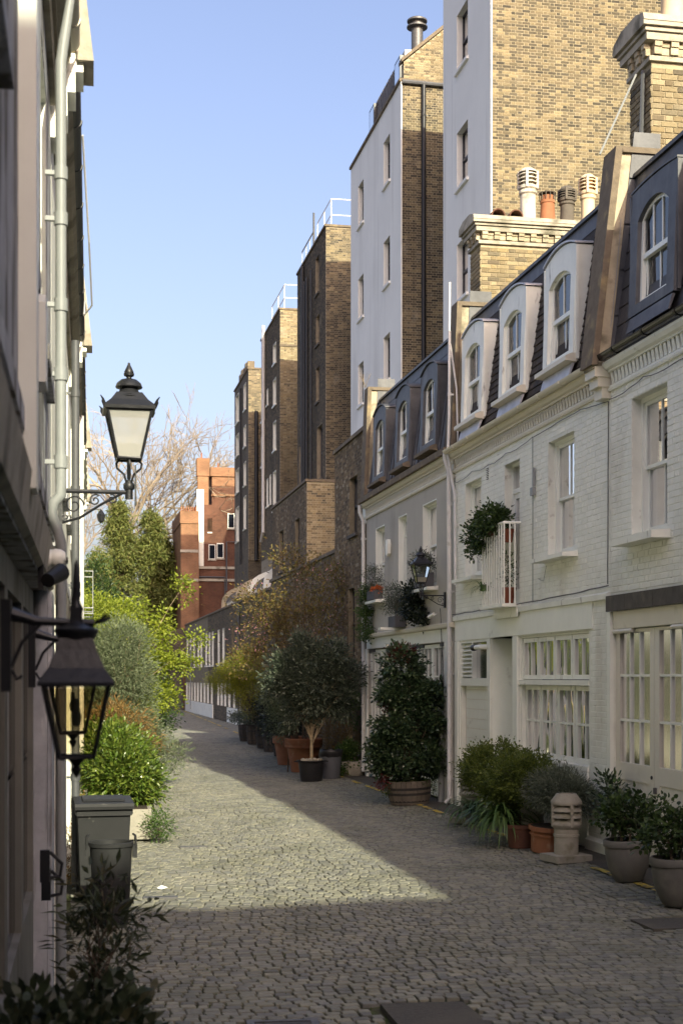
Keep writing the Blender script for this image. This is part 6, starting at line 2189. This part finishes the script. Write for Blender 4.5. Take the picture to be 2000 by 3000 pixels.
for i, (x, y, r, h) in enumerate(((6.20, 40.9, .33, .62), (6.28, 43.4, .36, .66), (6.36, 45.6, .36, .55), (6.42, 48.2, .40, .60), (6.46, 50.6, .42, .58), (6.9, 53.0, .40, .55))):
    half_barrel(['brown half barrel next to the smaller terracotta pot', 'brown half barrel, second behind the terracotta pots', 'brown half barrel, third behind the terracotta pots', 'brown half barrel under the yellow-green maple', 'brown half barrel, last but one along the wall', 'brown half barrel farthest along the wall'][i], x, y, r, h, 'barrel_wood_dark', 0, 'half barrels lined up along the wall', 2)
shrub('japanese_maple', 'feathery yellow-green maple rising from the half barrels', 'tree', (6.25, 47.2, .45), [(-.5, 0, 2.05, .85, .8, .42, 3200), (-.85, .1, 1.55, .7, .7, .35, 2400), (-.1, 0, 1.35, .85, .8, .50, 3200), (.1, 0, .85, .7, .7, .4, 1800), (-.2, 0, 2.5, .5, .5, .22, 900), (-1.3, 0, 1.75, .4, .4, .2, 500)], 'leaf_acer', .055, .018, 121, 'bark', [(0, 0), (.12, 0)], .8, .014, 70, .10, 26, trunk_r=.03, shell=.4)
shrub('dark_shrub', 'dark evergreen shrub between the terracotta pots and barrels', 'shrub', (6.0, 39.2, .3), [(0, 0, .75, .6, .7, .7, 1600), (.1, .8, .6, .5, .5, .5, 900)], 'leaf_dark', .09, .035, 122, 'bark', [(0, 0), (.1, .2)], .4, .012, 40, .12, 20)
shrub('dark_shrub', 'dark evergreen shrub above the third half barrel', 'shrub', (6.3, 44.6, .5), [(0, 0, .6, .55, .9, .55, 1500), (.1, -1.0, .7, .5, .6, .6, 900)], 'leaf_dark', .085, .03, 123, 'bark', [(0, 0), (0, -.8)], .4, .012, 40, .12, 20)
shrub('dark_shrub', 'low grey-leaved shrub in the farthest half barrels', 'shrub', (6.55, 51.6, .5), [(0, 0, .28, .6, 1.3, .22, 900)], 'leaf_grey', .09, .04, 124, 'bark', [(0, 0), (0, .6)], .15, .01, 24, .10, 20)
shrub('dark_shrub', 'dark ferny plant growing behind the big terracotta pot', 'shrub', (6.45, 34.5, .0), [(0, 0, .9, .3, .7, .6, 700), (0, -1.2, .7, .3, .5, .5, 500)], 'leaf_rust', .10, .014, 125, 'bark', [(0, 0), (0, -.8)], .5, .009, 30, .12, 14)


# ------------------------------------------------------------------ small things on the right-hand fronts
def plant_box(label, u, z, w=.55, d=.20, h=.20):
    y = YB + u
    t = thing('window_box', label, 'window box', (RX - .13, y, z), R90)
    b = MB()
    b.box(-w / 2, w / 2, -d / 2, -d / 2 + .012, 0, h).box(-w / 2, w / 2, d / 2 - .012, d / 2, 0, h).box(-w / 2, -w / 2 + .012, -d / 2 + .012, d / 2 - .012, 0, h).box(w / 2 - .012, w / 2, -d / 2 + .012, d / 2 - .012, 0, h).box(-w / 2 + .012, w / 2 - .012, -d / 2 + .012, d / 2 - .012, 0, h - .02)
    b.build('body', 'grey_box', t)
    return t


plant_box('grey window box on the far sill of the grey house', 6.1, 3.93, .75)
plant_box('grey planter box on a bracket under the middle window', 4.0, 3.26, .62, .22, .22)
tb = MB().box(-.36, .36, -.12, .12, -.05, 0)
tag(tb.build('bracket_shelf', 'white_worn'), 'small white bracket shelf under the middle planter box', 'shelf').location = (RX - .13, YB + 4.0, 3.255)
plant_box('grey window box on the sill behind the street lamp', 1.75, 3.94, .7, .2, .24)
shrub('window_box_plant', 'wispy grey shrub in the far window box', 'plant', (RX - .14, YB + 6.25, 4.1), [(0, 0, .30, .16, .38, .26, 520)], 'leaf_olive', .05, .014, 131, 'bark', [(0, 0), (0, .15)], .15, .004, 26, .06, 12)
shrub('window_box_ivy', 'bright green ivy trailing below the far window box', 'plant', (RX - .16, YB + 6.75, 4.05), [(0, 0, .05, .12, .25, .14, 260), (0, .22, -.25, .12, .22, .28, 420), (0, .25, -.75, .10, .18, .26, 240), (0, -.05, -.85, .08, .2, .1, 80)], 'leaf_ivy', .05, .038, 132, 'bark', [(0, .1)], -.2, .004, 20, .06, 14)
shrub('window_box_plant', 'orange flowers in the far window box', 'plant', (RX - .14, YB + 5.85, 4.12), [(0, 0, .03, .07, .22, .04, 120)], 'orange_flower', .035, .03, 133, 'bark', [(0, 0)], .02, .003, 6, .03, 10)
shrub('window_box_plant', 'grey-green bushy plant in the middle planter box', 'plant', (RX - .14, YB + 4.05, 3.47), [(0, 0, .42, .22, .34, .26, 800), (0, .2, .25, .15, .2, .15, 220), (-.05, -.3, .15, .1, .15, .08, 90)], 'leaf_olive', .048, .016, 134, 'bark', [(0, .05), (0, -.1)], .2, .005, 34, .07, 14)
shrub('window_box_ivy', 'dark ivy hanging from the sill behind the street lamp', 'plant', (RX - .16, YB + 2.5, 3.62), [(0, 0, .2, .14, .3, .2, 420), (0, -.1, -.12, .14, .4, .14, 420), (0, -.6, -.26, .1, .25, .06, 120)], 'leaf_dark', .06, .042, 135, 'bark', [(0, 0)], .1, .004, 18, .07, 16)
shrub('window_box_plant', 'dark leafy plant in the box behind the street lamp', 'plant', (RX - .14, YB + 1.8, 4.16), [(0, 0, .22, .14, .30, .20, 420), (0, .35, .3, .1, .15, .18, 130)], 'leaf_olive', .055, .022, 136, 'bark', [(0, 0)], .15, .004, 22, .06, 14)
# balcony plants
t = thing('hanging_basket', 'leafy green plant tumbling over the balcony rail', 'plant', (RX - .24, YA + 4.35, 4.45), 0)
P, D, C = crown_points([(0, 0, .22, .22, .50, .20, 900), (-.05, .50, .0, .16, .25, .18, 420), (-.04, .72, -.16, .10, .14, .12, 140)], 141, .06, 16)
leaf_mesh('foliage', P, D, .06, .036, 'leaf_hydrangea', t, 142)
MB().lathe([(.05, -.02), (.11, .02), (.15, .12), (.13, .13), (0, .1)], (0, -.1, 0), 14).build('pot', 'terracotta_dark', t, smooth=True)
MB().tube([(0, 0, .05), (0, .2, .15), (-.03, .45, .1), (-.04, .7, -.1)], .006, 5).build('branch', 'bark', t)
strap_plant('spider_plant', 'arching spiky plant low on the balcony', (RX - .26, YA + 4.62, 3.62), 46, .34, .016, 'leaf_agapanthus', 143, (-.6, .5), 1.0)
for dz, s in ((3.36, 1.0), (4.30, .8)):
    t = lathe_pot('balcony_pot', 'terracotta pot standing on the balcony floor' if dz < 4 else 'terracotta pot hung inside the top of the balcony', (RX - .12, YA + 3.86, dz), [(0, 0), (.07 * s, 0), (.10 * s, .2 * s), (.115 * s, .2 * s), (.12 * s, .25 * s), (.1 * s, .25 * s), (.09 * s, .2 * s)], 'red_pot', .2 * s, .09 * s, n=16, cat='plant pot')
shrub('balcony_plant', 'upright dark plant in the balcony floor pot', 'plant', (RX - .12, YA + 3.86, 3.58), [(0, 0, .3, .07, .10, .25, 120)], 'leaf_hydrangea', .05, .02, 144, 'bark', [(0, 0)], .3, .004, 8, .04, 10)
# security camera and cable on the grey house
t = thing('security_camera', 'small white security camera below the wall lamp bracket', 'camera', (RX, YB + 1.25, 3.36), R90)
MB().tube([(0, .01, .05), (0, .08, .05)], .012, 6).build('bracket', 'white_gloss', t)
MB().tube([(-.05, .08, .05), (.12, .13, .0)], [.032, .036], 10).build('body', 'white_gloss', t, smooth=True)
MB().tube([(.12, .13, .0), (.135, .135, -.004)], .026, 10).build('lens', 'black_gloss', t)
t = tag(MB().tube([(RX - .03, YB + .95, 3.5), (RX - .03, YB + .90, 3.3), (RX - .03, YB + .85, 2.9), (RX - .04, YB + .70, 2.5), (RX - .04, YB + .66, 1.6)], .008, 5).build('loose_cable', 'cable'), 'thin grey cable looping down beside the white drainpipes', 'cable')

# ------------------------------------------------------------------ bins and plants on the left
t = thing('wheelie_bin', 'dark grey wheelie bin with closed lid by the left wall', 'bin', (.385, 14.95, float(gz(.38)) + .01), R(2))
b = MB()
vs = [(-.23, -.20, .06), (.23, -.20, .06), (.23, .22, .06), (-.23, .22, .06), (-.265, -.27, .92), (.265, -.27, .92), (.265, .28, .92), (-.265, .28, .92)]
b.add(vs, [(0, 3, 2, 1), (0, 1, 5, 4), (1, 2, 6, 5), (2, 3, 7, 6), (3, 0, 4, 7), (4, 5, 6, 7)])
b.build('body', 'bin_grey', t)
MB().box(-.275, .275, -.30, -.27, .86, .92).box(-.285, -.265, -.28, .29, .87, .92).box(.265, .285, -.28, .29, .87, .92).build('rim', 'bin_grey', t)
l_ = MB().prism([(-.34, .925), (-.345, .955), (-.33, .985), (.24, 1.02), (.30, 1.0), (.30, .925)], 'x', -.295, .295).build('lid', 'bin_grey', t)
MB().prism([(-.20, .998), (-.16, 1.018), (.14, 1.036), (.18, 1.018)], 'x', -.21, .21).build('lid_panel', 'bin_grey', l_)
MB().tube([(-.24, .32, .97), (.24, .32, .97)], .016, 8).box(-.25, -.21, .27, .34, .93, .985).box(.21, .25, .27, .34, .93, .985).build('handle', 'bin_grey', t)
for s in (-1, 1):
    MB().lathe([(0, -.02), (.09, -.02), (.10, -.012), (.10, .012), (.09, .02), (0, .02)], (0, 0, 0), 16).xf(Matrix.Translation((s * .24, .24, .10)) @ Matrix.Rotation(R(90), 4, 'Y')).build('wheel', 'black_plastic', t, smooth=True)
t = thing('rubbish_bin', 'small round lidless grey bin in front of the wheelie bin', 'bin', (.42, 13.35, float(gz(.42)) + .01), 0)
MB().lathe([(0, 0), (.155, 0), (.16, .02), (.192, .70), (.205, .71), (.208, .745), (.196, .75), (.186, .74), (.15, .05), (0, .04)], (0, 0, 0), 28).build('body', 'bin_grey', t, smooth=True)
for s in (-1, 1):
    MB().box(min(s * .195, s * .235), max(s * .195, s * .235), -.05, .05, .60, .72).build('handle_lug', 'bin_grey', t)
    MB().tube([(s * .225, -.05, .69), (s * .22, -.05, .80), (s * .20, 0, .815), (s * .22, .05, .80), (s * .225, .05, .69)], .010, 6).build('handle', 'bin_grey', t)

t = thing('concrete_trough', 'long mossy concrete trough behind the wheelie bin', 'planter', (.70, 21.6, float(gz(.7)) + .01), R(-1))
b = MB()
b.box(-.52, .52, -1.3, 1.3, 0, .42)
b.build('body', 'concrete_pot', t)
MB().box(-.47, .47, -1.25, 1.25, .42, .43).build('soil', 'soil', t)
shrub('glossy_bush', 'glossy sunlit green bush growing in the concrete trough', 'bush', (.72, 21.7, .35), [(0, 0, .62, .56, 1.0, .46, 3800), (.15, -.6, .45, .5, .7, .36, 2000), (-.1, .5, .85, .5, .7, .32, 1600), (.35, -.3, .25, .32, .6, .26, 800)], 'leaf_glossy', .085, .030, 151, 'bark', [(0, 0), (.1, -.5), (0, .5)], .3, .012, 60, .09, 20)
shrub('rust_bush', 'bush with rusty brown leaf tips above the glossy bush', 'bush', (.80, 24.0, .2), [(0, 0, 1.25, .55, .8, .34, 1500), (.25, 0, 1.0, .5, .8, .35, 900)], 'leaf_rust', .07, .02, 152, 'bark', [(0, 0)], .6, .012, 30, .1, 18)
shrub('silver_oleander', 'large silvery grey shrub spreading over the left side of the lane', 'shrub', (1.05, 31.5, .2), [(.05, 0, 1.3, .75, 1.1, .75, 4200), (.1, 0, 2.1, .72, 1.0, .60, 3800), (.15, .2, 2.8, .5, .8, .45, 2000), (.5, -.2, .75, .6, .9, .45, 1900), (1.0, -.6, .38, .45, .5, .25, 520), (1.28, -.7, .42, .18, .2, .18, 130), (-.4, 0, 2.3, .5, .8, .6, 1600)], 'leaf_silver', .105, .020, 153, 'bark_pale', [(0, 0), (.2, .1), (-.1, -.1)], 1.0, .014, 80, .13, 22)
shrub('fresh_green_tree', 'bright lime-green young tree arching over the lane', 'tree', (1.1, 41.5, 0), [(.0, 0, 3.5, 1.0, 1.3, .75, 2700), (.5, 0, 2.7, .9, 1.2, .7, 1700), (1.4, -.2, 3.0, .7, .8, .6, 900), (1.9, -.3, 2.6, .6, .6, .4, 420), (1.5, -.2, 1.7, .6, .7, .4, 700), (1.0, -.3, 1.25, .5, .7, .3, 420), (1.8, -.3, 3.8, .35, .4, .5, 260), (2.1, -.3, 4.7, .3, .3, .5, 170), (-.6, 0, 4.1, .8, 1.0, .6, 1700), (-.5, 0, 3.0, .8, 1.0, .6, 1500), (2.7, -.3, 3.35, .5, .4, .10, 120), (2.45, -.3, 2.75, .45, .3, .10, 100), (.7, 0, 4.1, .7, .8, .4, 700)], 'leaf_fresh', .10, .06, 154, 'bark_pale', [(0, 0), (.25, -.1)], 1.3, .018, 110, .15, 24, shell=.25, trunk_r=.045, curl=.08, dens=1.7)
shrub('fresh_green_tree', 'yellow-green blossoming shrub close to the left wall', 'tree', (.75, 33.8, 0), [(-.15, 0, 3.0, .6, 1.0, .7, 2200), (-.2, 0, 2.2, .5, .9, .6, 1500), (.05, .4, 3.6, .5, .8, .45, 1100)], 'leaf_fresh', .07, .042, 155, 'bark', [(0, 0)], 1.4, .012, 50, .12, 18, curl=.08)
shrub('weed_clump', 'dry weeds growing along the foot of the left wall', 'weeds', (.12, 16.4, float(gz(.1))), [(0, 0, .25, .14, 1.2, .26, 700), (.05, 1.6, .4, .2, .6, .4, 500)], 'leaf_rust', .05, .014, 156, 'bark', [(0, 0), (0, .8)], .2, .004, 30, .07, 12)
shrub('weed_clump', 'leafy weeds spilling from the end of the concrete trough', 'weeds', (1.30, 20.3, float(gz(1.2))), [(0, 0, .22, .14, .35, .22, 420)], 'leaf_ivy', .05, .02, 157, 'bark', [(0, 0)], .15, .004, 16, .07, 12)


def bare_tree(label, loc, h, seed, m='bark_grey', depth=8, spread=.55):
    t = thing('bare_tree', label, 'tree', loc, 0)
    r = random.Random(seed)
    tr, tw = MB(), MB()

    def grow(p, d, L, rad, k):
        n = 3
        pts = [p]
        q = p.copy()
        for i in range(n):
            d = (d + Vector((r.uniform(-1, 1), r.uniform(-1, 1), r.uniform(-.3, .8))) * .14).normalized()
            q = q + d * (L / n)
            pts.append(q.copy())
        (tr if k > depth - 3 else tw).tube(pts, [rad * (1 - .3 * i / n) for i in range(n + 1)], 6 if k > depth - 3 else 3, cap=False)
        if k == 0:
            return
        for j in range(2 + (r.random() < .62)):
            a = r.uniform(.25, .25 + spread)
            ax = d.orthogonal().normalized()
            ax.rotate(Quaternion(d, r.uniform(0, 6.28)))
            nd = d.copy()
            nd.rotate(Quaternion(ax, a))
            grow(pts[-1] if j < 2 else pts[2], nd, L * r.uniform(.66, .86), max(rad * .66, .018), k - 1)
    grow(Vector((0, 0, 0)), Vector((0, 0, 1)), h * .22, h * .014, depth)
    tr.build('trunk', m, t, smooth=True)
    stuff(tw.build('twigs', m, t))
    return t


bare_tree('tall leafless tree with pale twigs beyond the end wall', (4.2, 118, 0), 31, 31, spread=.62)
bare_tree('smaller leafless tree to the right of the tall one', (7.6, 124, 0), 24, 35, spread=.6)
bare_tree('leafless tree close behind the left roofs', (1.9, 114, 0), 27, 37, spread=.6)


def conifer(label, loc, h, rad, seed, n=5200):
    n = int(n * 2.4)
    r = np.random.default_rng(seed)
    t = thing('conifer', label, 'tree', loc, 0)
    m = int(n / 75)
    z = r.random(m) ** .75
    a = r.random(m) * 6.28
    q = (1 - z) ** .6 * (.2 + 1.0 * r.random(m)) * rad
    C = np.stack([q * np.cos(a), q * np.sin(a), h * (.12 + .88 * z)], 1)
    k = r.integers(0, m, n)
    off = r.normal(size=(n, 3)) * np.array([.30, .30, .26])
    P = C[k] + off
    P[:, 2] -= .1 * np.abs(off[:, 0])
    D = np.stack([C[k, 0], C[k, 1], np.full(n, -.25 * rad)], 1) / rad + r.normal(size=(n, 3)) * .5
    leaf_mesh('foliage', P, D, .34, .10, 'leaf_conifer', t, seed)
    b = MB().tube([(0, 0, -.2), (0, 0, h * .55), (0, 0, h)], [rad * .09, rad * .06, .03], 7)
    branches(b, (0, 0, h * .15), [tuple(c) for c in C[::3]], .05, .015, .8, .15, 3, seed)
    b.build('trunk', 'bark', t)
    return t


conifer('tall dark green conifer left of the twin tops', (4.0, 108, 0), 15.2, 2.3, 41, 6500)
conifer('tall dark green conifer beside the orange brick building', (6.3, 108.5, 0), 14.6, 2.5, 42, 7000)
conifer('broad green evergreen touching the orange brick building', (7.6, 110.5, 0), 12.6, 2.1, 43, 5000)
conifer('lower evergreen among bare twigs behind the end wall', (2.4, 106, 0), 11.2, 2.4, 44, 5000)
shrub('ivy_clad_trunk', 'ivy-covered brownish shrub mass against the left wall end', 'shrub', (1.2, 47, 0), [(-.3, 0, 4.4, .7, 1.5, 1.5, 1800), (.2, 1, 3.0, .9, 1.5, 1.2, 1500), (.9, 2, 2.0, 1.0, 1.5, 1.2, 1600), (1.6, 3, 1.2, 1.0, 1.5, 1.0, 1500)], 'leaf_hydrangea', .13, .07, 161, 'bark', [(0, 0), (.6, .5)], 2.0, .03, 50, .2, 18)

# plants right at the camera on the left
shrub('potted_olive', 'dark broad-leaved bush in the lower left foreground, out of focus', 'shrub', (.02, 5.05, .25), [(-.02, 0, .50, .26, .4, .36, 900), (.12, .1, .62, .16, .3, .22, 300), (-.14, -.1, .62, .14, .3, .22, 300), (.02, -.1, .15, .28, .35, .3, 600), (.14, .3, .4, .18, .3, .35, 350)], 'leaf_near', .070, .036, 171, 'bark', [(0, 0), (.03, .1)], .5, .006, 46, .06, 16, dens=2.0)
shrub('potted_olive', 'dark narrow-leaved bush behind the foreground one, by the left wall', 'shrub', (.16, 7.05, .2), [(.0, 0, .72, .15, .3, .26, 260), (.02, .0, .98, .12, .2, .14, 110), (.08, 0, .45, .17, .3, .3, 260), (.18, .0, .88, .04, .06, .12, 36)], 'leaf_near', .08, .022, 172, 'bark', [(0, 0)], .6, .006, 40, .05, 12, dens=1.15)
for (x, y, r_, lab) in ((.02, 5.05, .17, 'dark pot of the foreground olive, below the picture edge'), (.14, 7.05, .15, 'dark pot behind the foreground olive')):
    lathe_pot('plant_tub', lab, (x, y, -.02), [(0, 0), (r_ * .75, 0), (r_, .30), (r_ * 1.06, .31), (r_ * 1.06, .34), (r_ * .92, .34), (r_ * .9, .25)], 'black_plastic', .30, r_ * .9)

# grass and moss tufts along the joints and walls
mt = thing('moss_tufts', 'moss and grass tufts growing between the cobbles', 'moss')
r = np.random.default_rng(77)
N = 5200
Xt = np.concatenate([r.normal(1.0, .45, N // 2), r.uniform(.2, 6.2, N // 2)])
Yt = 9 + 30 * r.random(N) ** 1.6
P = np.stack([Xt, Yt, gz(Xt, Yt) - .022], 1)
D = r.normal(size=(N, 3)) * .5 + np.array([0, 0, .8])
lf = leaf_mesh('grass_blades', P, D, .030, .010, 'leaf_hydrangea', mt, 78)
stuff(lf)
stuff(mt)
del mt['category']
